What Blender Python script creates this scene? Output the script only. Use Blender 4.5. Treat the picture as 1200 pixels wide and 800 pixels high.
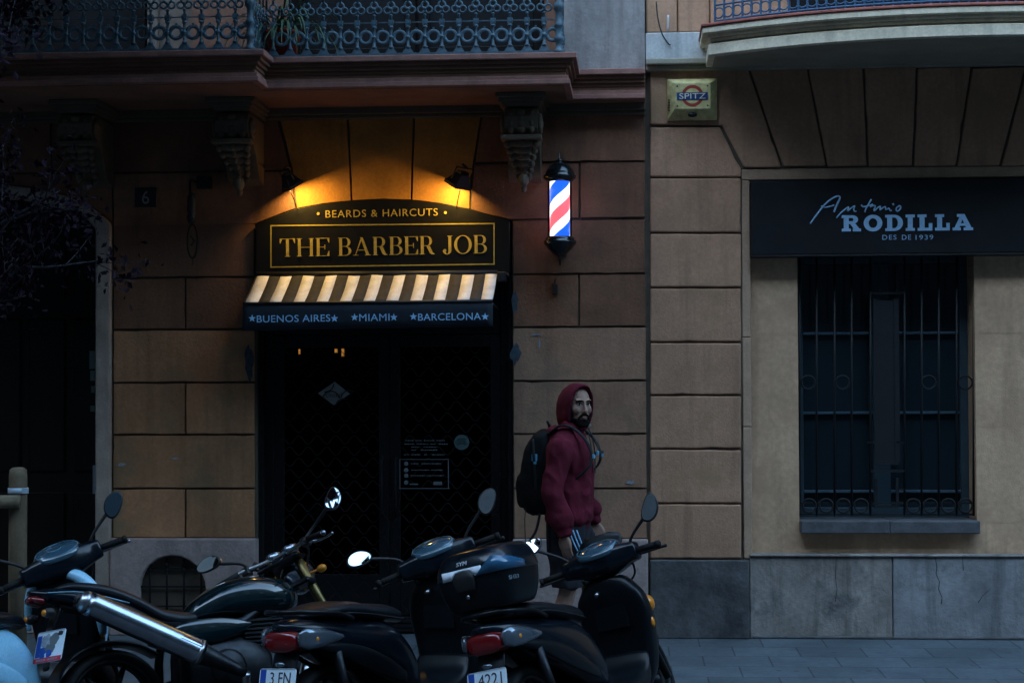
import bpy, bmesh, math, random
from mathutils import Vector, Matrix, noise
R = math.radians
for o in list(bpy.data.objects): bpy.data.objects.remove(o)
S = bpy.context.scene
COL = S.collection
rnd = random.Random(7)

# ---------------------------------------------------------------- camera
FPX, CAMZ, CAMD = 2060.0, 1.75, 12.5
YAW, PIT, ROL = R(4.0), R(1.58), R(-0.23)
fw = Vector((-math.sin(YAW)*math.cos(PIT), math.cos(YAW)*math.cos(PIT), math.sin(PIT)))
rt = Vector((math.cos(YAW), math.sin(YAW), 0)); up = rt.cross(fw)
c_, s_ = math.cos(ROL), math.sin(ROL)
rt, up = rt*c_ + up*s_, up*c_ - rt*s_
CAM = Vector((0, -CAMD, CAMZ))
cd = bpy.data.cameras.new('camera'); cam = bpy.data.objects.new('camera', cd); COL.objects.link(cam)
M = Matrix((rt, up, -fw)).transposed().to_4x4(); M.translation = CAM
cam.matrix_world = M
cd.sensor_width = 36.0; cd.sensor_fit = 'HORIZONTAL'; cd.lens = 36.0*FPX/1200.0
cd.clip_start = 0.1; cd.clip_end = 500
S.camera = cam
S.render.resolution_x, S.render.resolution_y = 1024, 682

# ---------------------------------------------------------------- dusk sky, weak soft sun, exposure
w = bpy.data.worlds.new('World'); S.world = w; w.use_nodes = True
nt = w.node_tree; nt.nodes.clear()
sky = nt.nodes.new('ShaderNodeTexSky'); sky.sky_type = 'NISHITA'; sky.sun_disc = False
SUN_EL, SUN_AZ = R(6.5), R(212.0)          # azimuth clockwise from +y: low, hidden behind the houses across the street
sky.sun_elevation = SUN_EL; sky.sun_rotation = SUN_AZ
sky.air_density = 1.0; sky.dust_density = 0.6; sky.ozone_density = 1.5
bg = nt.nodes.new('ShaderNodeBackground'); bg.inputs[1].default_value = 0.15
wo = nt.nodes.new('ShaderNodeOutputWorld')
nt.links.new(sky.outputs[0], bg.inputs[0]); nt.links.new(bg.outputs[0], wo.inputs[0])
sl = bpy.data.lights.new('sun', 'SUN'); sl.energy = .02; sl.angle = R(50); sl.color = (1.0, 0.96, 0.90)
so = bpy.data.objects.new('sun', sl); COL.objects.link(so)
sdir = Vector((math.sin(SUN_AZ)*math.cos(R(48)), math.cos(SUN_AZ)*math.cos(R(48)), math.sin(R(48))))
so.rotation_euler = (-sdir).to_track_quat('-Z', 'Y').to_euler(); so.location = (8, -8, 14)
vs = S.view_settings
vs.view_transform = 'Standard'; vs.look = 'None'; EXPO = 4.65; KEXP = 2**-EXPO                # lamp outputs below are given for exposure 0
vs.exposure = EXPO; vs.gamma = 1.0; vs.use_curve_mapping = False

def at(px, py, Y=0.0):
    """point of the plane y = Y seen at a pixel of the 1200 x 800 photograph"""
    d = fw + rt*((px-600)/FPX) - up*((py-400)/FPX)
    return CAM + d*((Y-CAM.y)/d.y)
def px2(px, py, Y=0.0):
    p = at(px, py, Y); return (p.x, p.z)

# ---------------------------------------------------------------- materials
def mat(name, col, rough=.6, metal=0.0, var=0.0, scale=6.0, bump=0.0, bscale=40.0, spec=.5, coat=0.0, emit=None, estr=0.0,
        streak=0.0, island=0.0, col2=None, stain=None, trans=0.0, ior=1.45, rvar=0.0):
    m = bpy.data.materials.new(name); m.use_nodes = True
    n = m.node_tree; b = n.nodes['Principled BSDF']; L = n.links.new
    b.inputs['Base Color'].default_value = (*col, 1); b.inputs['Roughness'].default_value = rough
    b.inputs['Metallic'].default_value = metal; b.inputs['Specular IOR Level'].default_value = spec
    b.inputs['Coat Weight'].default_value = coat; b.inputs['Coat Roughness'].default_value = .06
    b.inputs['Transmission Weight'].default_value = trans; b.inputs['IOR'].default_value = ior
    if emit: b.inputs['Emission Color'].default_value = (*emit, 1); b.inputs['Emission Strength'].default_value = estr
    if var or bump or streak or stain or rvar:
        tc = n.nodes.new('ShaderNodeTexCoord')
        last = None
        def noi(sc, det=6, src=None, rgh=.6):
            t = n.nodes.new('ShaderNodeTexNoise'); t.inputs['Scale'].default_value = sc; t.inputs['Detail'].default_value = det
            t.inputs['Roughness'].default_value = rgh
            L(src or tc.outputs['Object'], t.inputs['Vector']); return t.outputs[0]
        def ramp(src, a, b_, ca, cb):
            r = n.nodes.new('ShaderNodeValToRGB'); r.color_ramp.elements[0].position = a; r.color_ramp.elements[1].position = b_
            r.color_ramp.elements[0].color = (*ca, 1); r.color_ramp.elements[1].color = (*cb, 1)
            L(src, r.inputs[0]); return r.outputs[0]
        def mixc(fac, a, b_, mode='MIX'):
            x = n.nodes.new('ShaderNodeMix'); x.data_type = 'RGBA'; x.blend_type = mode
            if isinstance(fac, float): x.inputs[0].default_value = fac
            else: L(fac, x.inputs[0])
            for i, q in ((6, a), (7, b_)):
                if isinstance(q, tuple): x.inputs[i].default_value = (*q, 1)
                else: L(q, x.inputs[i])
            return x.outputs[2]
        cur = col
        if var:
            lo = tuple(c*(1-var) for c in col); hi = col2 or tuple(min(1, c*(1+var)) for c in col)
            cur = ramp(noi(scale), .32, .68, lo, hi)
            fine = ramp(noi(scale*14, 4), .3, .7, (.86,)*3, (1.1,)*3)
            cur = mixc(1.0, cur, fine, 'MULTIPLY')
        if streak:
            mp = n.nodes.new('ShaderNodeMapping'); mp.inputs['Scale'].default_value = (9, 9, .7); L(tc.outputs['Object'], mp.inputs[0])
            f = ramp(noi(1.0, 5, mp.outputs[0]), .5, .75, (1,)*3, (1-streak,)*3)
            cur = mixc(1.0, cur, f, 'MULTIPLY')
        if stain:
            f = ramp(noi(2.3, 8, None, .7), .52, .66, (0,)*3, (1,)*3)
            cur = mixc(f, cur, stain)
        if island:                                  # each block of masonry its own tone
            g_ = n.nodes.new('ShaderNodeNewGeometry')
            cur = mixc(1.0, cur, ramp(g_.outputs['Random Per Island'], 0, 1, (1-island, 1-island, 1-island*1.15), (1+island, 1+island*.9, 1+island*.8)), 'MULTIPLY')
        if not isinstance(cur, tuple): L(cur, b.inputs['Base Color'])
        if rvar:
            r_ = n.nodes.new('ShaderNodeMapRange'); r_.inputs[3].default_value = max(.02, rough-rvar); r_.inputs[4].default_value = rough+rvar
            L(noi(18), r_.inputs[0]); L(r_.outputs[0], b.inputs['Roughness'])
        if bump:
            bp = n.nodes.new('ShaderNodeBump'); bp.inputs['Strength'].default_value = bump; bp.inputs['Distance'].default_value = .01
            L(noi(bscale, 8), bp.inputs['Height']); L(bp.outputs[0], b.inputs['Normal'])
    return m

MT = {}
def D(name, *a, **k): MT[name] = mat(name, *a, **k)
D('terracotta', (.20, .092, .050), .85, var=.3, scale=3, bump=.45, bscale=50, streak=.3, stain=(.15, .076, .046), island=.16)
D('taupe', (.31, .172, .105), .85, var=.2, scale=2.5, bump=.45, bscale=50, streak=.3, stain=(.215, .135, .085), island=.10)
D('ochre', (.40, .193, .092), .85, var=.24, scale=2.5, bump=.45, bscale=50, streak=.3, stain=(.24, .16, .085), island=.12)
D('arch_glow_tint', (.37, .165, .032), .85, var=.25, scale=3, bump=.35, bscale=60, streak=.25, stain=(.28, .125, .03))  # arch blocks: the flood lamps' orange glow is put into the colour
D('joint', (.10, .075, .055), .9, var=.2, scale=8)
D('pink_plaster', (.37, .28, .25), .9, var=.22, scale=4, bump=.8, bscale=25, stain=(.24, .2, .185))
D('grey_plaster', (.31, .275, .255), .9, var=.18, scale=2, bump=.3, streak=.45, stain=(.2, .18, .17))
D('pink_mould', (.30, .138, .105), .8, var=.25, scale=6, bump=.3, stain=(.17, .09, .075))
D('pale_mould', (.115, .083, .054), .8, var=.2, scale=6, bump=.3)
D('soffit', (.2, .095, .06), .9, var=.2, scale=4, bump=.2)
D('portal_stone', (.36, .29, .235), .85, var=.2, scale=5, bump=.4, streak=.3)
D('right_block', (.43, .24, .145), .85, var=.17, scale=2.5, bump=.3, bscale=70, streak=.35, stain=(.33, .195, .105), island=.10)
D('right_wall', (.54, .34, .205), .85, var=.15, scale=2, bump=.25, bscale=80, streak=.28, stain=(.44, .27, .16))
D('right_frame', (.44, .285, .185), .8, var=.15, scale=5, bump=.2, streak=.2)
D('cream', (.72, .62, .45), .8, var=.14, scale=4, bump=.2, streak=.3)
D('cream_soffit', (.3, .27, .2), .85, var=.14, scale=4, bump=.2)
D('red_tile', (.3, .085, .06), .7, var=.3, scale=14)
D('white_band', (.5, .5, .48), .8, var=.14, scale=4, bump=.2, streak=.4)
D('grey_stone', (.265, .232, .20), .8, var=.42, scale=2.2, bump=.6, bscale=30, streak=.7, stain=(.11, .105, .098))
D('blue_stone', (.225, .222, .22), .8, var=.4, scale=1.6, bump=.6, bscale=30, streak=.55, stain=(.13, .122, .112))
D('dark_stone', (.085, .083, .082), .75, var=.5, scale=4, bump=.6, bscale=25, stain=(.042, .043, .045))
D('crack', (.03, .03, .03), .9)
D('iron', (.010, .011, .012), .6, metal=.2, var=.25, scale=20)
D('blue_iron', (.068, .12, .15), .5, var=.35, scale=25, bump=.2, stain=(.07, .10, .12))
D('bright_blue_iron', (.03, .09, .17), .5, var=.3, scale=25)
D('black', (.012, .012, .013), .55, var=.3, scale=12)
D('black_gloss', (.007, .009, .011), .2, coat=.35, rvar=.08, var=.2, scale=5)
D('sign_black', (.007, .007, .007), .33, var=.25, scale=9, rvar=.06)
D('gold', (.80, .60, .13), .38, metal=.55, var=.2, scale=30)
D('gold_line', (.62, .48, .1), .4, metal=.5, var=.15, scale=20)
D('awning_dark', (.03, .028, .028), .85, var=.3, scale=20, bump=.3, bscale=300)
D('awning_white', (.72, .70, .67), .85, var=.18, scale=9, bump=.3, bscale=300, stain=(.62, .58, .5))
D('valance', (.012, .018, .026), .8, var=.2, scale=12)
D('letter_blue', (.38, .66, .95), .6, var=.12, scale=40)
D('letter_rodilla', (.30, .49, .68), .6, var=.1, scale=40)
D('sign_fabric', (.010, .011, .012), .8, spec=.25, var=.22, scale=5, bump=.1)
D('door_dark', (.006, .006, .007), .45, spec=.3, var=.3, scale=5)
D('door_wood', (.006, .005, .004), .5, spec=.2, var=.4, scale=5, bump=.2)
D('grille_steel', (.014, .014, .015), .75, var=.3, scale=30, spec=.12)
D('interior', (.02, .018, .016), .9)
D('sticker_grey', (.26, .26, .25), .6, var=.15, scale=30)
D('sticker_line', (.10, .115, .12), .6)
D('sticker_green', (.05, .09, .085), .6, var=.3, scale=50)
D('plate_navy', (.012, .013, .018), .4)
D('plate_digit', (.26, .24, .24), .5)
D('yellow_box', (.62, .54, .24), .55, var=.2, scale=20, stain=(.3, .24, .1))
D('spitz_red', (.33, .04, .025), .55, var=.15, scale=30)
D('spitz_blue', (.012, .045, .16), .5)
D('spitz_letter', (.7, .7, .55), .5)
D('paint_blue', (.04, .06, .075), .8, var=.4, scale=30)
D('chalk', (.24, .29, .33), .8, var=.3, scale=60)
D('sill_stone', (.085, .085, .088), .7, var=.3, scale=8, bump=.3)
D('pane', (.012, .022, .028), .10, spec=.35)
D('window_frame', (.03, .055, .07), .45, var=.2, scale=15)
D('curtain', (.045, .065, .08), .9, var=.2, scale=6)
D('rubber', (.009, .009, .009), .7, var=.3, scale=30, spec=.25)
D('bike_plastic', (.004, .006, .008), .30, var=.25, scale=30, spec=.28, bump=.06, bscale=400)
D('bike_paint', (.003, .006, .010), .2, spec=.32, coat=.15, rvar=.05, var=.2, scale=9)
D('moto_paint', (.002, .010, .013), .12, coat=.8, rvar=.03, var=.2, scale=9)
D('seat_vinyl', (.005, .007, .010), .36, var=.3, scale=20, spec=.35, bump=.15, bscale=350)
D('sky_blue_paint', (.30, .60, .78), .22, coat=.5, var=.06, scale=8)
D('chrome', (.36, .40, .45), .22, metal=1, rvar=.06, var=.12, scale=20)
D('steel', (.42, .44, .46), .28, metal=1, var=.2, scale=30)
D('engine', (.022, .024, .027), .4, metal=.7, var=.4, scale=20)
D('gold_fork', (.17, .13, .055), .35, metal=1)
D('mirror_glass', (.85, .88, .9), .015, metal=1)
D('red_lens', (.13, .003, .004), .1, coat=.6, spec=.6)
D('clear_lens', (.12, .15, .18), .10, coat=.5, metal=.6)
D('amber', (.6, .2, .01), .25, coat=.4)
D('dial_glass', (.03, .07, .1), .05, coat=1.0)
D('dial_line', (.12, .26, .34), .25, metal=.3)
D('plate_white', (.62, .72, .78), .35, var=.08, scale=20)
D('plate_blue', (.012, .06, .32), .4)
D('plate_red', (.5, .02, .04), .4)
D('plate_ink', (.02, .022, .03), .5)
D('silver_reflector', (.72, .78, .84), .25)
D('blue_reflector', (.02, .09, .17), .1, coat=.6)
D('white_print', (.7, .74, .78), .5)
D('dim_print', (.2, .25, .27), .5)
D('hoodie', (.105, .011, .022), .95, var=.22, scale=10, bump=.35, bscale=180, spec=.2)
D('hoodie_dark', (.075, .006, .018), .95, var=.2, scale=12, spec=.2)
D('skin', (.34, .20, .145), .62, spec=.25, var=.14, scale=25, bump=.05, bscale=200)
D('hair', (.008, .006, .005), .85, spec=.08, var=.3, scale=90, bump=.4, bscale=300)
D('lip', (.26, .11, .095), .5)
D('eye_white', (.6, .58, .56), .25)
D('eye_dark', (.015, .010, .008), .15)
D('shorts', (.012, .013, .018), .9, var=.2, scale=15, bump=.2, bscale=150)
D('pack', (.007, .0075, .0078), .85, spec=.15, var=.4, scale=14, bump=.3, bscale=120)
D('pack_strap', (.007, .009, .010), .75, var=.3, scale=40)
D('buckle', (.10, .34, .50), .4)
D('shoe', (.03, .03, .035), .7)
D('post_wood', (.17, .125, .075), .8, var=.35, scale=6, bump=.4, bscale=40, streak=.35)
D('strap_white', (.45, .55, .62), .5)
D('bark', (.06, .052, .06), .85, var=.4, scale=12, bump=.5)
D('leaf', (.014, .007, .014), .75, spec=.15, var=.5, scale=5, col2=(.03, .016, .03))
D('green_leaf', (.035, .085, .035), .6, var=.4, scale=9)
D('asphalt', (.045, .045, .047), .9, var=.3, scale=7, bump=.5, bscale=120)
D('kerb', (.26, .26, .26), .8, var=.2, scale=7, bump=.3)
D('cable', (.02, .02, .02), .6)
D('cable_white', (.5, .52, .54), .6)
D('beige_blind', (.17, .135, .105), .8, var=.15, scale=6)
D('lamp_glow', (.9, .6, .25), .4, emit=(1.0, .50, .12), estr=1.6*KEXP)
D('flood_glass', (.9, .7, .4), .3, emit=(1.0, .62, .16), estr=4.5*KEXP)
D('far_wall', (.05, .05, .05), .9, var=.2, scale=1.5)
D('reflection_pane', (.10, .15, .14), .15, coat=.4)  # pale green stands in for the street reflected in the portal door glass

def node_glass():
    m = bpy.data.materials.new('clear_tube'); m.use_nodes = True
    n = m.node_tree; n.nodes.clear(); L = n.links.new
    o = n.nodes.new('ShaderNodeOutputMaterial'); mx = n.nodes.new('ShaderNodeMixShader')
    t = n.nodes.new('ShaderNodeBsdfTransparent'); g = n.nodes.new('ShaderNodeBsdfGlossy'); g.inputs['Roughness'].default_value = .03
    lw = n.nodes.new('ShaderNodeLayerWeight'); lw.inputs[0].default_value = .25
    t.inputs[0].default_value = (.93, .95, .97, 1)
    L(lw.outputs['Fresnel'], mx.inputs[0]); L(t.outputs[0], mx.inputs[1]); L(g.outputs[0], mx.inputs[2]); L(mx.outputs[0], o.inputs[0])
    return m
MT['clear_tube'] = node_glass()
MT['shop_glass'] = node_glass(); MT['shop_glass'].name = 'shop_glass'
for n_ in MT['shop_glass'].node_tree.nodes:
    if n_.type == 'BSDF_TRANSPARENT': n_.inputs[0].default_value = (.35, .36, .36, 1)
    if n_.type == 'LAYER_WEIGHT': n_.inputs[0].default_value = .12

def pavement():
    m = mat('pavement', (.075, .092, .102), .78, var=.2, scale=1.6, bump=.3, bscale=90, rvar=.12, spec=.3, stain=(.056, .07, .082))
    n = m.node_tree; L = n.links.new; b = n.nodes['Principled BSDF']
    tc = n.nodes.new('ShaderNodeTexCoord')
    br = n.nodes.new('ShaderNodeTexBrick'); br.offset = .5
    br.inputs['Scale'].default_value = 1.0; br.inputs['Brick Width'].default_value = .43; br.inputs['Row Height'].default_value = .42
    br.inputs['Mortar Size'].default_value = .006; br.inputs['Mortar Smooth'].default_value = .3; br.inputs['Bias'].default_value = 0
    br.inputs['Color1'].default_value = (.86, .86, .86, 1); br.inputs['Color2'].default_value = (1.12, 1.12, 1.12, 1); br.inputs['Mortar'].default_value = (.42, .42, .42, 1)
    L(tc.outputs['Object'], br.inputs['Vector'])
    old = b.inputs['Base Color'].links[0].from_socket
    x = n.nodes.new('ShaderNodeMix'); x.data_type = 'RGBA'; x.blend_type = 'MULTIPLY'; x.inputs[0].default_value = 1
    L(old, x.inputs[6]); L(br.outputs['Color'], x.inputs[7])
    vo = n.nodes.new('ShaderNodeTexVoronoi'); vo.inputs['Scale'].default_value = 3.3; vo.inputs['Randomness'].default_value = 1
    L(tc.outputs['Object'], vo.inputs['Vector'])
    rp = n.nodes.new('ShaderNodeValToRGB'); rp.color_ramp.elements[0].position = .055; rp.color_ramp.elements[1].position = .085
    rp.color_ramp.elements[0].color = (.55, .55, .55, 1); rp.color_ramp.elements[1].color = (1, 1, 1, 1)
    L(vo.outputs['Distance'], rp.inputs[0])
    y = n.nodes.new('ShaderNodeMix'); y.data_type = 'RGBA'; y.blend_type = 'MULTIPLY'; y.inputs[0].default_value = 1
    L(x.outputs[2], y.inputs[6]); L(rp.outputs[0], y.inputs[7]); L(y.outputs[2], b.inputs['Base Color'])
    return m
MT['pavement'] = pavement()

def pole_stripes():
    """backlit cylinder: red, white and blue helix in object space"""
    m = bpy.data.materials.new('lit_stripes'); m.use_nodes = True
    n = m.node_tree; L = n.links.new; b = n.nodes['Principled BSDF']
    tc = n.nodes.new('ShaderNodeTexCoord'); sp = n.nodes.new('ShaderNodeSeparateXYZ'); L(tc.outputs['Object'], sp.inputs[0])
    def mth(op, a, b_=None):
        x = n.nodes.new('ShaderNodeMath'); x.operation = op
        for i, q in enumerate((a, b_)):
            if q is None: continue
            if isinstance(q, (int, float)): x.inputs[i].default_value = q
            else: L(q, x.inputs[i])
        return x.outputs[0]
    ang = mth('DIVIDE', mth('ARCTAN2', sp.outputs[0], mth('MULTIPLY', sp.outputs[1], -1.0)), 2*math.pi)
    t = mth('FRACT', mth('ADD', mth('ADD', mth('DIVIDE', sp.outputs[2], .37), mth('MULTIPLY', ang, -1.0)), .42))
    r = n.nodes.new('ShaderNodeValToRGB'); r.color_ramp.interpolation = 'CONSTANT'
    e = r.color_ramp.elements
    cols = [(0, (1, 1, 1)), (.20, (.95, .10, .13)), (.47, (1, 1, 1)), (.70, (.012, .10, .85))]
    e[0].position = 0; e[0].color = (*cols[0][1], 1); e[1].position = cols[1][0]; e[1].color = (*cols[1][1], 1)
    for p, c in cols[2:]:
        q = e.new(p); q.color = (*c, 1)
    L(t, r.inputs[0]); L(r.outputs[0], b.inputs['Base Color']); L(r.outputs[0], b.inputs['Emission Color'])
    b.inputs['Emission Strength'].default_value = 1.7*KEXP; b.inputs['Roughness'].default_value = .3
    return m
MT['lit_stripes'] = pole_stripes()

# ---------------------------------------------------------------- mesh helpers
def catmull(rows, sub):
    """rows: list of equal-length number tuples -> smooth interpolation"""
    if sub < 2: return rows
    out = []
    n = len(rows)
    for i in range(n-1):
        p0, p1, p2, p3 = rows[max(0, i-1)], rows[i], rows[i+1], rows[min(n-1, i+2)]
        for k in range(sub):
            t = k/sub
            out.append(tuple(.5*((2*b) + (-a+c)*t + (2*a-5*b+4*c-d)*t*t + (-a+3*b-3*c+d)*t**3) for a, b, c, d in zip(p0, p1, p2, p3)))
    out.append(tuple(rows[-1])); return out

class MB:
    def __init__(s): s.v = []; s.f = []; s.mi = []; s.sm = []
    def add(s, vs, fs, mi=0, smooth=False):
        o = len(s.v); s.v += [tuple(v) for v in vs]
        for f in fs: s.f.append([i+o for i in f]); s.mi.append(mi); s.sm.append(smooth)
        return s
    def box(s, x0, x1, y0, y1, z0, z1, mi=0):
        v = [(x, y, z) for z in (z0, z1) for y in (y0, y1) for x in (x0, x1)]
        return s.add(v, [(0, 2, 3, 1), (4, 5, 7, 6), (0, 1, 5, 4), (2, 6, 7, 3), (0, 4, 6, 2), (1, 3, 7, 5)], mi)
    def prism(s, poly, y0, y1, mi=0):
        """polygon in (x, z), y0 = front, y1 = back"""
        a = sum(poly[i][0]*poly[(i+1) % len(poly)][1]-poly[(i+1) % len(poly)][0]*poly[i][1] for i in range(len(poly)))
        if a < 0: poly = poly[::-1]
        n = len(poly)
        v = [(x, y0, z) for x, z in poly]+[(x, y1, z) for x, z in poly]
        f = [tuple(range(n)), tuple(range(2*n-1, n-1, -1))]+[(i, n+i, n+(i+1) % n, (i+1) % n) for i in range(n)]
        return s.add(v, f, mi)
    def rings(s, rs, mi=0, smooth=True, cap=True, closed=False):
        n = len(rs[0]); v = [p for r in rs for p in r]; f = []
        m = len(rs)
        for i in range(m if closed else m-1):
            a, b = i*n, ((i+1) % m)*n
            for k in range(n): f.append((a+k, a+(k+1) % n, b+(k+1) % n, b+k))
        if cap and not closed: f += [tuple(range(n-1, -1, -1)), tuple(range((m-1)*n, m*n))]
        return s.add(v, f, mi, smooth)
    def tube(s, pts, r, n=8, mi=0, sub=1):
        rr = r if isinstance(r, (list, tuple)) else [r]*len(pts)
        rows = catmull([(*p, q) for p, q in zip(pts, rr)], sub)
        P = [Vector(q[:3]) for q in rows]; rs = []; u = None
        for i, p in enumerate(P):
            t = (P[min(i+1, len(P)-1)]-P[max(i-1, 0)]).normalized()
            if u is None: u = t.orthogonal().normalized()
            else:
                u = u-t*u.dot(t); u = u.normalized() if u.length > 1e-6 else t.orthogonal().normalized()
            w_ = t.cross(u)
            rs.append([p+(u*math.cos(2*math.pi*k/n)+w_*math.sin(2*math.pi*k/n))*rows[i][3] for k in range(n)])
        return s.rings(rs, mi)
    def loft(s, secs, axis='x', n=20, mi=0, sub=4, cap=True):
        """secs: (pos, c1, c2, r1, r2, exponent) along an axis; c1/c2 and r1/r2 on the two other axes (x: y,z  y: x,z  z: x,y)"""
        rows = catmull([tuple(q) if len(q) == 6 else (*q, 2.0) for q in secs], sub); rs = []
        for p, c1, c2, r1, r2, e in rows:
            ring = []
            for k in range(n):
                a = 2*math.pi*k/n; ca, sa = math.cos(a), math.sin(a)
                d1 = c1+max(r1, .001)*math.copysign(abs(ca)**(2/e), ca); d2 = c2+max(r2, .001)*math.copysign(abs(sa)**(2/e), sa)
                ring.append((p, d1, d2) if axis == 'x' else (d1, p, d2) if axis == 'y' else (d1, d2, p))
            if axis == 'y': ring.reverse()
            rs.append(ring)
        return s.rings(rs, mi, cap=cap)
    def ell(s, c, r, mi=0, n=16, m=10):
        rs = []
        for i in range(m+1):
            t = math.pi*(i+.001)/(m+.002); z = -math.cos(t); q = math.sin(t)
            rs.append([(c[0]+r[0]*q*math.cos(2*math.pi*k/n), c[1]+r[1]*q*math.sin(2*math.pi*k/n), c[2]+r[2]*z) for k in range(n)])
        return s.rings(rs, mi)
    def lathe(s, prof, c, axis='z', n=24, mi=0, closed=False):
        rs = []
        for r, h in prof:
            ring = []
            for k in range(n):
                a = 2*math.pi*k/n; u, v = r*math.cos(a), r*math.sin(a)
                ring.append((c[0]+u, c[1]+v, c[2]+h) if axis == 'z' else (c[0]+u, c[1]+h, c[2]-v) if axis == 'y' else (c[0]+h, c[1]+u, c[2]+v))
            rs.append(ring)
        return s.rings(rs, mi, cap=not closed, closed=closed)
    def xf(s, m):
        s.v = [tuple(m @ Vector(v)) for v in s.v]; return s
    def warp(s, fn):
        s.v = [tuple(fn(Vector(v))) for v in s.v]; return s
    def build(s, name, mats, parent=None, loc=None, bevel=0, subsurf=0, seg=1):
        me = bpy.data.meshes.new(name); me.from_pydata(s.v, [], s.f)
        for m in (mats if isinstance(mats, (list, tuple)) else [mats]): me.materials.append(MT[m])
        me.polygons.foreach_set('material_index', s.mi); me.polygons.foreach_set('use_smooth', s.sm)
        bm = bmesh.new(); bm.from_mesh(me); bmesh.ops.recalc_face_normals(bm, faces=bm.faces); bm.to_mesh(me); bm.free()
        me.update()
        o = bpy.data.objects.new(name, me); COL.objects.link(o)
        if parent: o.parent = parent
        if loc: o.location = loc
        if bevel:
            b = o.modifiers.new('bevel', 'BEVEL'); b.width = bevel; b.segments = seg; b.limit_method = 'ANGLE'; b.angle_limit = R(35)
        if subsurf:
            q = o.modifiers.new('sub', 'SUBSURF'); q.levels = q.render_levels = subsurf
        return o

def empty(name, loc=(0, 0, 0), rot=(0, 0, 0)):
    o = bpy.data.objects.new(name, None); COL.objects.link(o); o.location = loc; o.rotation_euler = rot; o.empty_display_size = .2
    return o
def tag(o, label=None, cat=None, group=None, kind=None):
    if label: o['label'] = label
    if cat: o['category'] = cat
    if group: o['group'] = group
    if kind: o['kind'] = kind
    return o
def relpoly(poly, o): return [(x-o[0], z-o[1]) for x, z in poly]

def text_mb(txt, w_, h, depth=.004, space=1.0):
    """letters as a mesh in x, z (front at y = -depth), centred, scaled to width w_ and cap height h"""
    cu = bpy.data.curves.new('t', 'FONT'); cu.body = txt; cu.space_character = space; cu.extrude = 0; cu.resolution_u = 4
    ob = bpy.data.objects.new('t', cu); COL.objects.link(ob)
    dg = bpy.context.evaluated_depsgraph_get(); dg.update()
    me = bpy.data.meshes.new_from_object(ob.evaluated_get(dg))
    bpy.data.objects.remove(ob); bpy.data.curves.remove(cu)
    bm = bmesh.new(); bm.from_mesh(me); bpy.data.meshes.remove(me)
    bmesh.ops.remove_doubles(bm, verts=bm.verts, dist=1e-5)
    ge = bmesh.ops.extrude_face_region(bm, geom=bm.faces[:])
    X = [v.co.x for v in bm.verts]; Y = [v.co.y for v in bm.verts]
    x0, x1, y0, y1 = min(X), max(X), min(Y), max(Y)
    sx, sy = w_/(x1-x0), h/(y1-y0)
    up_ = {e for e in ge['geom'] if isinstance(e, bmesh.types.BMVert)}
    m = MB(); bm.verts.index_update(); vs = []
    for v in bm.verts:
        vs.append(((v.co.x-(x0+x1)/2)*sx, -depth if v in up_ else 0.0, (v.co.y-(y0+y1)/2)*sy))
    m.add(vs, [[v.index for v in f.verts] for f in bm.faces]); bm.free()
    return m

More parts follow.
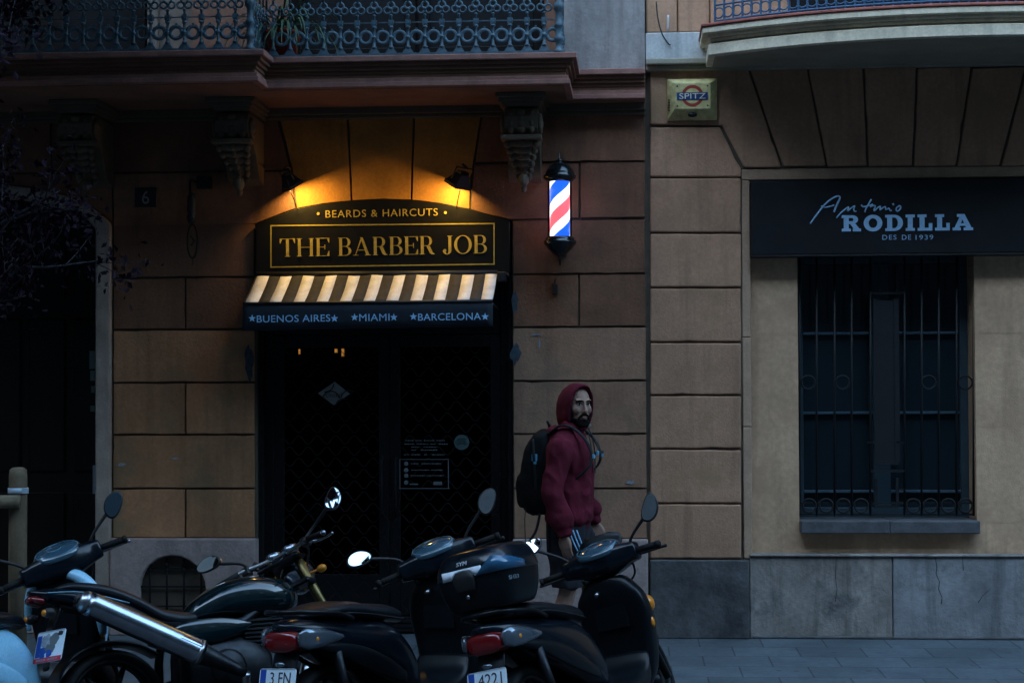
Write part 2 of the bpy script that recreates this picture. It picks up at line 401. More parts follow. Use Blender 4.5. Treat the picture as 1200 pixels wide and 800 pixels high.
def glyphs(txt, w_, h, T, hair, sw, depth=.004, mono=False, sp=.16, jit=.00025):
    """serif capitals built from stems, hairlines, serifs and bowls; every piece a hair thicker than the last so none are flush"""
    m = MB(); k = [0]
    def poly(p, x0):
        k[0] = (k[0]+1) % 9
        m.prism([(x0+a, b) for a, b in p], -depth-jit*k[0], 0)
    def rc(x0, a, b, c, d): poly([(a, c), (b, c), (b, d), (a, d)], x0)
    def bowl(x0, cx, cy, ro, qo, ri, qi, a0, a1, n=18):
        k[0] = (k[0]+1) % 9; y = -depth-jit*k[0]
        vs = []; fs = []
        for i in range(n+1):
            a = a0+(a1-a0)*i/n
            for (r_, q_) in ((ro, qo), (ri, qi)):
                for yy in (y, 0): vs.append((x0+cx+r_*math.cos(a), yy, cy+q_*math.sin(a)))
        for i in range(n):
            b = i*4; c = b+4
            fs += [(b, c, c+2, b+2), (b+1, b+3, c+3, c+1), (b, b+1, c+1, c), (b+2, c+2, c+3, b+3)]
        m.add(vs, fs)
    def stem(x0, a, top=True, bot=True, lw=1, rw=1):
        rc(x0, a, a+T, 0, 1)
        if top: rc(x0, a-sw*lw, a+T+sw*rw, 1-hair, 1)
        if bot: rc(x0, a-sw*lw, a+T+sw*rw, 0, hair)
    H = math.pi/2; x = 0.0
    q = hair
    for ch in txt:
        if ch == ' ': x += .34; continue
        if ch == 'I': stem(x, sw); wd = T+2*sw
        elif ch == 'T':
            wd = .74 if not mono else .9; c = wd/2; stem(x, c-T/2, top=False); rc(x, 0, wd, 1-q, 1)
            poly([(0, 1-q), (0, .74), (.03, .74), (.11, 1-q)], x); poly([(wd, 1-q), (wd-.11, 1-q), (wd-.03, .74), (wd, .74)], x)
        elif ch == 'H':
            stem(x, sw); stem(x, sw+.58); rc(x, sw+T, sw+.58, .5-q/2, .5+q/2); wd = .58+T+2*sw
        elif ch == 'E':
            wd = .66; stem(x, sw, rw=0); rc(x, sw+T, wd, 1-q, 1); rc(x, sw+T, wd, 0, q); rc(x, sw+T, wd-.2, .5-q/2, .5+q/2)
            poly([(wd, 1-q), (wd-.11, 1-q), (wd-.03, .74), (wd, .74)], x); poly([(wd, q), (wd, .28), (wd-.03, .28), (wd-.12, q)], x); rc(x, wd-.23, wd-.2, .37, .63)
        elif ch == 'L':
            wd = .72 if mono else .64; stem(x, sw, rw=1 if mono else .8); rc(x, sw+T, wd, 0, q); t_ = .17 if mono else .03
            rc(x, wd-t_, wd, q, .46)
        elif ch in 'BRP':
            stem(x, sw, bot=ch != 'B', rw=0 if ch == 'B' else 1)
            if ch == 'B': rc(x, 0, sw+T, 0, q)
            c = sw+T+.16; lo = .5 if ch == 'B' else .46; qr = (1-lo)/2
            rc(x, sw+T, c, 1-q, 1); rc(x, sw+T, c, lo, lo+q)
            bowl(x, c, (1+lo)/2, .17+T*.55, qr, .17-T*.4, qr-q, -H, H); wd = c+.17+T*.55
            if ch == 'B':
                rc(x, sw+T, c, 0, q); bowl(x, c, lo/2+.008, .21+T*.55, lo/2+.008, .21-T*.4, lo/2+.008-q, -H, H); wd = c+.21+T*.55
            if ch == 'R':
                if mono: poly([(c-.10, lo+.02), (c+.16, lo+.02), (c+.36, q), (c+.08, q)], x); rc(x, c+.04, c+.44, 0, q); wd = c+.44
                else: poly([(c-.03, lo+.01), (c+.13, lo+.01), (c+.27, .1), (c+.36, .02), (c+.36, 0), (c+.22, 0), (c+.13, .06)], x); wd = c+.36
        elif ch == 'D':
            stem(x, sw, rw=0); c = sw+T+.10; rc(x, sw+T, c, 1-q, 1); rc(x, sw+T, c, 0, q); ro = .33+T*.4
            bowl(x, c, .5, ro, .5, ro-T, .5-q, -H, H); wd = c+ro
        elif ch == 'O':
            ro = .46 if mono else .42; bowl(x, ro, .5, ro, .515, ro-T, .515-q*(1.25 if mono else 1.2), 0, 4*H, 40); wd = 2*ro
        elif ch == 'J':
            a = .24; rc(x, a, a+T, .2, 1); rc(x, a-sw, a+T+sw, 1-q, 1); bowl(x, a-.07, .2, .07+T, .23, .07, .2, -2*H, 0)
            bowl(x, .07, .2, .07, .07, .001, .001, 0, 4*H); wd = a+T+sw
        elif ch == 'A':
            wd = .86 if not mono else 1.0; c = wd/2-.02; d = T*1.05
            poly([(.10, q), (.10+(q*1.1 if not mono else T*.95), q), (c+.02+(0 if not mono else .05), .93), (c-.02-(0 if not mono else .05), 1)], x)
            poly([(c-.06-(0 if not mono else .06), 1), (c+.05+(.06 if mono else 0), 1), (wd-.08, q), (wd-.08-d, q)], x)
            rc(x, .22, wd-.24, .28, .28+q*(1 if not mono else .85)); rc(x, 0, .26 if not mono else .40, 0, q); rc(x, wd-.1-d-sw, wd, 0, q)
            if mono: rc(x, c-.26, c+.1, 1-q, 1)
        x += wd+sp
    x -= sp
    m.v = [((a-x/2)*w_/x, b, (c-.5)*h) for a, b, c in m.v]
    return m

def star(r, n=5):
    return [(r*(1 if i % 2 == 0 else .42)*math.sin(math.pi*i/n), r*(1 if i % 2 == 0 else .42)*math.cos(math.pi*i/n)) for i in range(2*n)]
def put(m, px, py, Y):
    p = at(px, py, Y); return m.xf(Matrix.Translation(p))
# ================================================================ ground and street
def struct(m, name, mats, **k): return tag(m.build(name, mats, **k), kind='structure')
struct(MB().box(-120, 120, -120, 120, -.5, -.15), 'ground', 'asphalt')
struct(MB().box(-60, 60, -10.6, -2.30, -.3, -.140), 'road', 'asphalt')
struct(MB().box(-60, 60, -2.18, .6, -.3, 0), 'sidewalk', 'pavement')
m = MB()
for i in range(-12, 12): m.box(i*1.0+.003, i*1.0+.997, -2.30, -2.183, -.3, .003)
struct(m, 'kerb', 'kerb', bevel=.012)
struct(MB().box(-60, 60, -14.9, -10.8, -.3, -.02), 'opposite_sidewalk', 'pavement')

def shrink(poly, d):
    a = sum(poly[i][0]*poly[(i+1) % len(poly)][1]-poly[(i+1) % len(poly)][0]*poly[i][1] for i in range(len(poly)))
    if a < 0: poly = poly[::-1]
    n = len(poly); out = []
    for i in range(n):
        p0, p1, p2 = Vector(poly[i-1]), Vector(poly[i]), Vector(poly[(i+1) % n])
        e1, e2 = (p1-p0).normalized(), (p2-p1).normalized()
        n1, n2 = Vector((-e1.y, e1.x)), Vector((-e2.y, e2.x))
        b = n1+n2
        if b.length < .05: b = n1*1.0
        k = d/max(.35, (1+n1.dot(n2))/2)**.5/b.length*1.0
        out.append(tuple(p1+b*k))
    return out
def PP(pts, Y=0.0): return [px2(x, y, Y) for x, y in pts]

# ================================================================ left building
xJ = at(759, 500).x                      # the joint between the two buildings
LB = tag(empty('townhouse', (at(440, 745).x, 0, 0)),
         'ochre and reddish townhouse with rusticated blocks, iron balconies and the barber shop below', 'building')
def wb(m, name, mats, root, **k): return m.build(name, mats, root, loc=-root.location, **k)

zc = [at(680, y).z for y in (190, 257, 321, 383, 446, 508, 572, 631)]
Z = lambda y: at(680, y).z
blocks = MB()
def chip(poly, step=.07, amp=.0016):
    """hand-struck edges: points along every side, each a little off the line, now and then a chip"""
    out = []; n = len(poly)
    for i in range(n):
        a, b_ = Vector(poly[i]), Vector(poly[(i+1) % n]); L = (b_-a).length
        out.append(tuple(a)); k = int(L/step)
        if L < .12: continue
        nr = Vector((-(b_-a).y, (b_-a).x))/L; wv = rnd.uniform(0, 9)
        for q in range(1, k):
            c = a.lerp(b_, (q+rnd.uniform(-.3, .3))/k)
            o_ = amp*noise.noise((c.x*6+wv, c.y*6, 0))*2+rnd.uniform(-amp, amp)*.5+(rnd.uniform(.002, .007) if rnd.random() < .05 else 0)
            out.append(tuple(c+nr*o_))
    return out
def ccw(p):
    a = sum(p[i][0]*p[(i+1) % len(p)][1]-p[(i+1) % len(p)][0]*p[i][1] for i in range(len(p)))
    return p if a > 0 else p[::-1]
def blk(poly, mi, d=.0075, y0=0.0, j=.004):
    blocks.prism(chip(ccw(shrink(poly, d))), y0+rnd.uniform(-j, j), .06, mi)
X = lambda x, y=450: at(x, y).x
def rect(xa, xb, za, zb): return [(xa, za), (xb, za), (xb, zb), (xa, zb)]
# left pier: alternate whole and halved courses
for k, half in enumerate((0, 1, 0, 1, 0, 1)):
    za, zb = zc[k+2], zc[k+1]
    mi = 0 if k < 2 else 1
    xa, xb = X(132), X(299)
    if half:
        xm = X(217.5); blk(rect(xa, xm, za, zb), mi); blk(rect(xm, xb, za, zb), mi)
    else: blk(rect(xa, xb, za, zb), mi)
# right pier
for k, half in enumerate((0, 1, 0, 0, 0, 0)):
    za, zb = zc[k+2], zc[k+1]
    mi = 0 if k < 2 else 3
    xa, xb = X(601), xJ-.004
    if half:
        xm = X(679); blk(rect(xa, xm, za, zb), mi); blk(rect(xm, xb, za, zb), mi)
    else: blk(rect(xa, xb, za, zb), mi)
# around and above the arched sign
TOPY = 132
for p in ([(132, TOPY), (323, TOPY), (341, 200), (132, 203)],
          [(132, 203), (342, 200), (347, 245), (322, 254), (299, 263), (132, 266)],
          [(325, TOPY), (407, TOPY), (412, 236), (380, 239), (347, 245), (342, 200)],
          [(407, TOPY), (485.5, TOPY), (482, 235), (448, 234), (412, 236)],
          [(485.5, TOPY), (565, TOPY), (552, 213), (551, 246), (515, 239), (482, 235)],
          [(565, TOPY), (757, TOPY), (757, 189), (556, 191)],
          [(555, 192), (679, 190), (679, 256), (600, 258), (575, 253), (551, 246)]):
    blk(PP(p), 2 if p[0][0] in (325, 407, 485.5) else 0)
blk(PP([(679, 190), (757, 189), (757, 255), (679, 256)]), 0)
# above the carriage portal
AO = [(131, 262), (118, 250), (100, 239), (75, 229), (40, 221), (0, 216), (-60, 213)]
AI = [(113, 268), (104, 258), (90, 249), (65, 240), (35, 233), (0, 228), (-60, 225)]
cx = -75
AO = AO+[(2*cx-x, y+2) for x, y in AO[::-1]]; AI = AI+[(2*cx-x, y+2) for x, y in AI[::-1]]
top = [(132, TOPY), (132, 203), (-290, 206), (-290, TOPY)]
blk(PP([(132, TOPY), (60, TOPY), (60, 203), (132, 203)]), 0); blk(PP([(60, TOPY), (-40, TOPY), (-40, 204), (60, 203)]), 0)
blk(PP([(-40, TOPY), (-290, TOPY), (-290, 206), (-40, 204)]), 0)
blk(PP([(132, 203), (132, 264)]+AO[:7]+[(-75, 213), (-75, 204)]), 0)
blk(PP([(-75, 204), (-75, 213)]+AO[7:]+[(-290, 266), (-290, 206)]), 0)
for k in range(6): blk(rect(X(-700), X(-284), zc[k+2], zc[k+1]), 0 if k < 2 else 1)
wb(blocks, 'wall', ['terracotta', 'ochre', 'arch_glow_tint', 'taupe'], LB, bevel=.010, seg=2)
# backing masonry showing in the joints, and the reveals of the openings
b = MB()
zt = at(680, 124).z
b.prism(rect(X(131), X(300), 0, zc[1]), .025, .42); b.prism(rect(X(600.5), xJ-.002, 0, zc[1]), .025, .42)
b.prism(PP([(131, 266), (131, 122), (758.9, 122), (758.9, 258), (600, 258), (575, 253), (551, 246), (515, 239), (482, 235), (448, 234), (412, 236), (380, 239), (347, 245), (322, 254), (299, 263)]), .026, .42)
b.prism(PP([(131, 122), (131, 264)]+AO+[(-290, 266), (-290, 122)]), .027, .42)
b.prism(rect(X(-700), X(-284), 0, zt), .025, .42)
wb(b, 'masonry', 'joint', LB)
# plinth with the arched basement vent
pz = zc[7]
vx0, vx1 = X(165), X(243); vzs, vzt = at(200, 690).z, at(200, 650).z
arch = [(vx0, .12), (vx0, vzs)]
for i in range(1, 12):
    a = math.pi*(1-i/12); arch.append(((vx0+vx1)/2+(vx1-vx0)/2*math.cos(a), vzs+(vzt-vzs)*math.sin(a)))
arch += [(vx1, vzs), (vx1, .12)]
b = MB()
x0, x1 = X(131), X(300.5)
b.prism([(x0, .12), (vx0, .12)]+arch[1:-1]+[(vx1, .12), (x1, .12), (x1, pz), (x0, pz)], -.045, .30)
b.prism(rect(x0, x1, 0, .117), -.047, .30)
wb(b, 'plinth', 'pink_plaster', LB, bevel=.012, seg=2)
for q0, q1 in ((X(600), xJ-.003), (X(-700), X(-284))): wb(MB().prism(rect(q0, q1, 0, pz), -.045, .30), 'plinth', 'pink_plaster', LB, bevel=.012, seg=2)
b = MB().box(vx0-.02, vx1+.02, .12, .28, .12, vzt+.05)
vent = wb(b, 'basement_vent', 'black', LB)
for i in (0, 1, 2, 3):
    xx = vx0+(vx1-vx0)*(i+.55)/3.9
    b = MB().tube([(xx, .0, .1), (xx, .0, vzt-.02)], .0085); b.ell((xx, 0, vzt-.07), (.016, .016, .02)); b.ell((xx, 0, vzt-.11), (.012, .012, .012))
    o = b.build('bar', 'grille_steel', vent)
b = MB()
for zz in (.2, .34, .47): b.box(vx0, vx1, -.004, .006, zz, zz+.012)
b.build('cross_bar', 'grille_steel', vent)

# portal: stone surround, panelled door in deep shade
b = MB()
xo0, xo1, xi0, xi1 = X(2*cx-131), X(131), X(2*cx-113), X(113)
out_ = PP(AO); inn = PP(AI)
b.prism([(xo1, 0)]+out_+[(xo0, 0), (xi0, 0)]+inn[::-1]+[(xi1, 0)], -.03, .40)
wb(b, 'portal_surround', 'portal_stone', LB, bevel=.015, seg=2)
pd = wb(MB().box(xi0-.1, xi1+.1, .46, .52, 0, 3.6), 'portal_door', 'door_wood', LB)
b = MB()
for i in range(7):
    xx = xi0+(xi1-xi0)*(i+.08)/7; ww = (xi1-xi0)/7*.82
    for za, zb in ((.25, 1.0), (1.15, 2.3), (2.45, 3.0)):
        b.box(xx, xx+ww, .44, .463, za, zb)
b.build('panel', 'door_wood', pd, bevel=.012)
for yy0, yy1, xa in ((411, 432, 105), (434, 446, 106), (452, 460, 107), (475, 482, 106)):
    p0, p1 = at(xa, yy1, .43), at(111, yy0, .43)
    MB().box(p0.x, p1.x, .425, .437, p0.z, p1.z).build('pane', 'reflection_pane', pd)
p0, p1 = at(110, 578, .43), at(113, 545, .43)
MB().box(p0.x, p1.x, .40, .437, p0.z, p1.z).build('handle', 'steel', pd)
wb(MB().box(xi0-.1, xi1+.1, .0, .44, 0, .10), 'portal_step', 'grey_stone', LB, bevel=.01)

# ---- balcony slab: one moulded profile that steps back along the facade
SZ = at(500, 101, -.83).z               # soffit height
xa = at(303, 75, -1.12).x; xb = at(668, 85, -.83).x
P1, P2, P3 = 1.12, .83, .20
def outline(o): return [(-9, .02), (-9, -P1-o), (xa+o, -P1-o), (xa+o, -P2-o), (xb+o, -P2-o), (xb+o, -P3-o), (xJ-.004, -P3-o), (xJ-.004, .02)]
def plan(mb, poly, z0, z1, mi=0):
    n = len(poly); a = sum(poly[i][0]*poly[(i+1) % n][1]-poly[(i+1) % n][0]*poly[i][1] for i in range(n))
    if a < 0: poly = poly[::-1]
    v = [(x, y, z0) for x, y in poly]+[(x, y, z1) for x, y in poly]
    mb.add(v, [tuple(range(n-1, -1, -1)), tuple(range(n, 2*n))]+[(i, (i+1) % n, n+(i+1) % n, n+i) for i in range(n)], mi)
b = MB()
plan(b, outline(-.045), SZ-.006, SZ+.02, 1)
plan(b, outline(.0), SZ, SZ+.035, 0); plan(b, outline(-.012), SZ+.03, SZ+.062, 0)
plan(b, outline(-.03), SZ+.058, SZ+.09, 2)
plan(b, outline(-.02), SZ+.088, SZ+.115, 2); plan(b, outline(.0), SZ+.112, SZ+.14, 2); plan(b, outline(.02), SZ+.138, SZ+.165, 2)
plan(b, outline(.045), SZ+.164, SZ+.205, 3)
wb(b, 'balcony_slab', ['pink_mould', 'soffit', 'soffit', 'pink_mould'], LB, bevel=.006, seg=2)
bz0, bz1 = at(450, 138).z, at(450, 127).z
b = MB().box(-9, xJ-.004, -.05, .03, bz0+.02, bz1+.01).box(-9, xJ-.004, -.03, .03, bz0-.008, bz0+.022)
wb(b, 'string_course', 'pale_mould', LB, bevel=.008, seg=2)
# upper floor
b = MB().box(X(662), xJ-.003, -.02, .4, SZ+.2, 16.0)
wb(b, 'upper_wall', 'grey_plaster', LB)
b = MB()
for x0, x1 in ((-9, X(-60)), (X(225), X(335)), (X(640), X(661.5))): b.box(x0, x1, 0, .4, SZ+.2, 16)
b.box(-9, X(661.5), 0, .4, SZ+2.9, 16)
wb(b, 'upper_wall', 'soffit', LB)
for x0, x1, mt in ((X(-60), X(165), 'door_dark'), (X(165), X(225), 'beige_blind'), (X(335), X(640), 'door_dark')):
    d = wb(MB().box(x0, x1, .15, .2, SZ+.2, SZ+2.9), 'balcony_door', mt, LB)
    b = MB(); n = 2 if x1-x0 > 1 else 1
    for i in range(n):
        u0 = x0+(x1-x0)*i/n; u1 = x0+(x1-x0)*(i+1)/n
        b.box(u0+.01, u0+.09, .12, .16, SZ+.2, SZ+2.8).box(u1-.09, u1-.01, .12, .16, SZ+.2, SZ+2.8).box(u0+.09, u1-.09, .12, .16, SZ+.2, SZ+.45)
    b.build('door_frame', 'door_wood' if mt == 'door_dark' else 'beige_blind', d, bevel=.006)

# ---- cast iron railing, unit by unit
def baluster_mb():
    b = MB()
    b.add([(-.04, -.012, 0), (.04, -.012, 0), (.04, .012, 0), (-.04, .012, 0), (-.016, -.009, .035), (.016, -.009, .035), (.016, .009, .035), (-.016, .009, .035)],
          [(0, 1, 5, 4), (1, 2, 6, 5), (2, 3, 7, 6), (3, 0, 4, 7), (4, 5, 6, 7), (3, 2, 1, 0)])
    b.lathe([(.013, .03), (.018, .037), (.018, .045), (.011, .05), (.0095, .09), (.012, .098), (.018, .104), (.018, .112), (.012, .118), (.0095, .125), (.0095, .165), (.017, .172), (.017, .181), (.010, .19)], (0, 0, 0), n=10)
    b.box(-.028, .028, -.007, .007, .103, .113)
    b.box(-.017, .017, -.014, .014, .19, .226); b.box(-.008, .008, -.017, -.012, .199, .217)
    b.lathe([(.01, .226), (.008, .25), (.013, .256), (.01, .265)], (0, 0, 0), n=10)
    for dx, dz in ((-.026, .292), (.026, .292), (0, .325)):
        ring(b, dx, dz, .023, .0075, 12, 6)
    b.ell((0, 0, .30), (.014, .01, .014), n=10, m=6)
    b.lathe([(.008, .345), (.0075, .55), (.014, .56), (.014, .575), (.008, .585), (.008, .80), (.014, .81), (.014, .825), (.009, .835), (.009, .94)], (0, 0, 0), n=10)
    ring(b, .0575, .108, .040, .0105, 20, 8, True); ring(b, .0575, .70, .046, .009, 18, 6)
    ring(b, .0575, .89, .040, .009, 18, 6)
    b.box(.0575-.006, .0575+.006, -.006, .006, .149, .172)
    return b
def ring(b, x, z, r, t, n=16, k=6, flat=False):
    rs = []
    for i in range(n):
        a = 2*math.pi*i/n
        rs.append([(x+(r+t*math.cos(q)*(1.25 if flat else 1))*math.cos(a), t*(.8)*math.sin(q), z+(r+t*math.cos(q)*(1.25 if flat else 1))*math.sin(a)) for q in [2*math.pi*j/k for j in range(k)]])
    b.rings(rs, closed=True)
BZ = SZ+.235
bal0 = None
def railing(name, mt, runs, posts, root):
    """runs: (x0, y0, x1, y1); every baluster is an object"""
    global bal0
    r = MB()
    for (x0, y0, x1, y1) in runs:
        d = Vector((x1-x0, y1-y0, 0)); L = d.length; a = math.atan2(d.y, d.x)
        m_ = Matrix.Translation((x0, y0, BZ)) @ Matrix.Rotation(a, 4, 'Z')
        t = MB().box(0, L, -.016, .016, -.022, 0).box(0, L, -.006, .006, .206, .213).box(0, L, -.016, .016, .94, .965).box(0, L, -.008, .008, .60, .61)
        for i in range(int(L/.7)+1): t.ell((.12+i*.7, 0, -.03), (.022, .02, .014), n=10, m=6)
        t.xf(m_); r.add(t.v, t.f)
    R0 = wb(r, name, mt, root)
    for (px_, py_) in posts:
        p = MB().lathe([(.036, 0), (.036, .02), (.022, .03), (.022, .07), (.032, .085), (.034, .105), (.024, .12), (.022, .17), (.03, .18), (.03, .20), (.022, .21), (.022, .28), (.036, .30), (.036, .33), (.024, .35), (.022, .9), (.034, .92), (.034, .97), (.02, 1.0), (.03, 1.03), (.001, 1.06)], (px_, py_, BZ-.02), n=14)
        o = p.build('post', mt, R0)
    for (x0, y0, x1, y1) in runs:
        d = Vector((x1-x0, y1-y0, 0)); L = d.length; n = max(1, round(L/.115)); a = math.atan2(d.y, d.x)
        for i in range(n):
            if bal0 is None: o = bal0 = baluster_mb().build('baluster', mt, R0)
            else:
                o = bal0.copy(); COL.objects.link(o); o.parent = R0
            q = Vector((x0, y0, 0))+d*((i+.4)/n)
            o.location = (q.x, q.y, BZ); o.rotation_euler = (0, 0, a)
    return R0
yl, yr = -P1+.06, -P2+.06
xl = at(293, 40, yl).x; xr = at(655, 40, yr).x
railing('balcony_railing', 'blue_iron', [(xl-4.6, yl, xl-.03, yl), (xl, yl+.03, xl, yr+.3)], [(xl, yl)], LB)
railing('balcony_railing', 'blue_iron', [(xl+.05, yr, xr-.03, yr), (xr, yr+.03, xr, -.02)], [(xr, yr)], LB)

# ---- carved corbels under the slab
def corbel(xc):
    b = MB()
    top_ = SZ-.008
    for w_, d_, z0, z1 in ((.172, .58, -.03, 0), (.152, .55, -.058, -.029), (.13, .53, -.085, -.057)): b.box(xc-w_, xc+w_, -d_, .03, top_+z0, top_+z1)
    prof = [(.03, -.10), (-.50, -.10), (-.54, -.16), (-.53, -.24), (-.46, -.29), (-.36, -.31), (-.26, -.36), (-.2, -.45), (-.14, -.52), (-.05, -.55), (.03, -.55)]
    v = []
    for sx in (-.115, .115): v += [(xc+sx, y, top_+z) for y, z in prof]
    n = len(prof)
    b.add(v, [tuple(range(n)), tuple(range(2*n-1, n-1, -1))]+[(i, n+i, n+(i+1) % n, (i+1) % n) for i in range(n)])
    # scroll eyes on both cheeks, acanthus leaf down the front, hanging beads
    for sx in (-1, 1):
        b.lathe([(.075, 0), (.075, .02), (.055, .03), (.04, .02), (.02, .035), (.001, .035)] if sx > 0 else [(.001, -.035), (.02, -.035), (.04, -.02), (.055, -.03), (.075, -.02), (.075, 0)], (xc+sx*.115, -.44, top_-.2), axis='x', n=18)
    b.box(xc-.14, xc+.14, -.56, -.4, top_-.315, top_-.285)
    for k in range(6):
        wv = .098*(1-k*.13)
        b.ell((xc, -.47+.055*k, top_-.33-.038*k), (wv, .035, .034), n=14, m=8)
        for sx in (-1, 1): b.ell((xc+sx*wv, -.475+.055*k, top_-.343-.038*k), (.024, .026, .026), n=10, m=7)
        b.ell((xc, -.505+.055*k, top_-.335-.038*k), (.014, .016, .03), n=8, m=6)
    for k in range(4): b.ell((xc, -.525+.002*k, top_-.13-.04*k), (.032, .022, .026), n=12, m=7)
    for sx in (-1, 1):
        for k in range(3): b.ell((xc+sx*.072, -.525, top_-.15-.05*k), (.022, .015, .03), n=10, m=6)
    b.ell((xc, -.30, top_-.57), (.04, .05, .05), n=12, m=8); b.ell((xc, -.27, top_-.625), (.022, .026, .03), n=10, m=8)
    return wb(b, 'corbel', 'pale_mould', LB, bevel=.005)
for p_ in (280, 613, 100, -130): corbel(at(p_, 150, -.3).x)

# ---- shop front: dark frame, glass doors, interior
sx0, sx1 = X(300.5), X(599.5); stz = at(450, 300).z
sd = wb(MB().box(sx0, sx0+.09, .16, .24, 0, stz).box(sx1-.09, sx1, .16, .24, 0, stz).box(sx0+.09, sx1-.09, .16, .24, at(450, 392, .2).z, stz)
        .box(sx0+.09, sx1-.09, .16, .24, 0, .12), 'shop_front', 'door_dark', LB, bevel=.006)
zdt = at(450, 392, .2).z
xm = X(452)
for xa_, xb_ in ((sx0+.09, xm), (xm+.004, sx1-.09)):
    lf = MB().box(xa_, xa_+.075, .17, .225, .125, zdt-.004).box(xb_-.075, xb_, .17, .225, .125, zdt-.004).box(xa_+.075, xb_-.075, .17, .225, .125, .42).box(xa_+.075, xb_-.075, .17, .225, zdt-.09, zdt-.004)
    lf = wb(lf, 'shop_door', 'door_dark', LB, bevel=.005)
    MB().box(xa_+.075, xb_-.075, .196, .202, .42, zdt-.09).build('glass', 'shop_glass', lf)
    hx = xb_-.05 if xa_ < xm-.1 else xa_+.05
    MB().tube([(hx, .17, .85), (hx, .11, .87), (hx, .11, 1.25), (hx, .17, 1.27)], .011, n=8).build('handle', 'grille_steel', lf)
b = MB()
xs, xe = sx0-.4, sx1+.4
b.box(xs, xe, 4.0, 4.05, 0, 3.2).box(xs-.05, xs, .43, 4.0, 0, 3.2).box(xe, xe+.05, .43, 4.0, 0, 3.2).box(xs, xe, .43, 4.0, 3.2, 3.25).box(xs, xe, .43, 4.0, -.05, .004)
wb(b, 'shop_interior', 'interior', LB)
# chain-pattern roller grille in front of the doors
b = MB(); gz0 = .10; gz1 = zdt+.05; per = .135; rows = 26
for r_ in range(rows):
    zz = gz0+(gz1-gz0)*r_/rows; pts = []
    n = int((sx1-sx0)/per*6)
    for i in range(n+1):
        xx = sx0+.02+(sx1-sx0-.04)*i/n
        pts.append((xx, .10+.004*(-1)**i, zz+.032*math.cos(2*math.pi*xx/per+(math.pi if r_ % 2 else 0))))
    b.tube(pts, .0028, n=4)
for zz in (.035, .065, .10): b.box(sx0+.01, sx1-.01, .085, .115, zz-.012, zz+.008)
b.box(sx0+.002, sx0+.03, .07, .13, 0, stz).box(sx1-.03, sx1-.002, .07, .13, 0, stz)
wb(b, 'roller_grille', 'grille_steel', LB)
# stickers on the glass
def sticker(name, mbs, mt, parent, Y):
    return wb(mbs, name, mt, parent)
Yg = .09
c = at(391, 461, Yg)
dm = MB().prism([(c.x-.115, c.z+.003), (c.x, c.z-.083), (c.x+.118, c.z-.002), (c.x+.008, c.z+.085)], Yg-.002, Yg+.002)
st = wb(dm, 'closed_notice', 'sticker_grey', LB)
t = text_mb('closed', .115, .035, .0015); t.xf(Matrix.Translation((c.x, Yg-.002, c.z-.008))); t.build('lettering', 'black', st)
b = MB()
for cx_, cz_, a0, a1 in ((-.018, -.045, .15, 2.9), (.115, -.04, 1.2, 3.0), (-.06, .075, 4.6, 6.2), (.075, -.10, 1.3, 2.9)):
    b.tube([(c.x+cx_+.062*math.cos(a0+(a1-a0)*i/10), Yg-.005, c.z+cz_+.062*math.sin(a0+(a1-a0)*i/10)) for i in range(11)], .0045, n=5)
b.build('chain', 'black', st)
b = MB()
def bar(px0, px1, py, h=1.2):
    p0, p1 = at(px0, py+h/2, Yg), at(px1, py-h/2, Yg); b.box(p0.x, p1.x, Yg-.001, Yg+.001, p0.z, p1.z)
for y_, segs in ((516, ((475, 485), (487, 494), (497, 509), (511, 521))), (520, ((474, 486), (488, 502), (504, 511), (514, 525))), (523.5, ((482, 491), (496, 512))), (527, ((482, 488), (493, 513))),
                 (532.5, ((473, 479), (482, 493), (497, 500), (506, 521))), (543, ((481, 491), (494, 517))), (550.5, ((482, 503), (505, 519))), (557, ((481, 498), (500, 520)))):
    for s0, s1 in segs:
        x_ = s0
        while x_ < s1:
            q = min(s1, x_+rnd.uniform(1.2, 3.4)); bar(x_, q, y_, rnd.uniform(.7, 1.3)); x_ = q+.6
for p in ((468, 525, 538), (468, 527, 572)): bar(*p, h=.8)
for q in (468, 525):
    p0, p1 = at(q, 572, Yg), at(q+.9, 538, Yg); b.box(p0.x, p1.x, Yg-.0012, Yg+.001, p0.z, p1.z)
for y_ in (543, 550.5, 557, 565):
    p = at(476, y_, Yg); b.prism([(p.x+.016*math.cos(a*math.pi/5), p.z+.016*math.sin(a*math.pi/5)) for a in range(10)], Yg-.001, Yg+.001)
bar(508, 518, 566, 4); bar(480, 490, 567, 1.5)
wb(b, 'information_sticker', 'sticker_line', LB)
p = at(541, 518, Yg)
rs = wb(MB().prism([(p.x+.055*math.cos(a*math.pi/12), p.z+.055*math.sin(a*math.pi/12)) for a in range(24)], Yg-.001, Yg+.002), 'round_sticker', 'sticker_green', LB)
b = MB()
for k in range(3): b.tube([(p.x-.034+i*.0085, Yg-.003, p.z+.016-.017*k+.012*math.sin(math.pi*i/8)) for i in range(9)], .0035, n=5)
b.build('band', 'black', rs)

# small marks on the masonry: blue paint, chalk, flaked corners
def blob(px_, py_, rx, ry, mi, Y=-.0075, n=14):
    b = MB(); p = at(px_, py_, Y); b.prism([(p.x+rx*math.cos(2*math.pi*i/n)*(1+rnd.uniform(-.35, .35)), p.z+ry*math.sin(2*math.pi*i/n)*(1+rnd.uniform(-.3, .3))) for i in range(n)], Y-.0006, Y+.002); wb(b, 'paint_mark' if mi == 0 else 'chalk_mark', 'paint_blue' if mi == 0 else 'chalk', LB)
blob(604, 413, .035, .075, 0); blob(603, 355, .025, .08, 0); blob(292, 425, .03, .12, 0)
for q in ((143, 544, .03, .012), (205, 537, .025, .008), (739, 565, .03, .012), (249, 636, .02, .012), (628, 392, .03, .005), (632, 402, .006, .03), (690, 498, .02, .01)): blob(*q, 1)
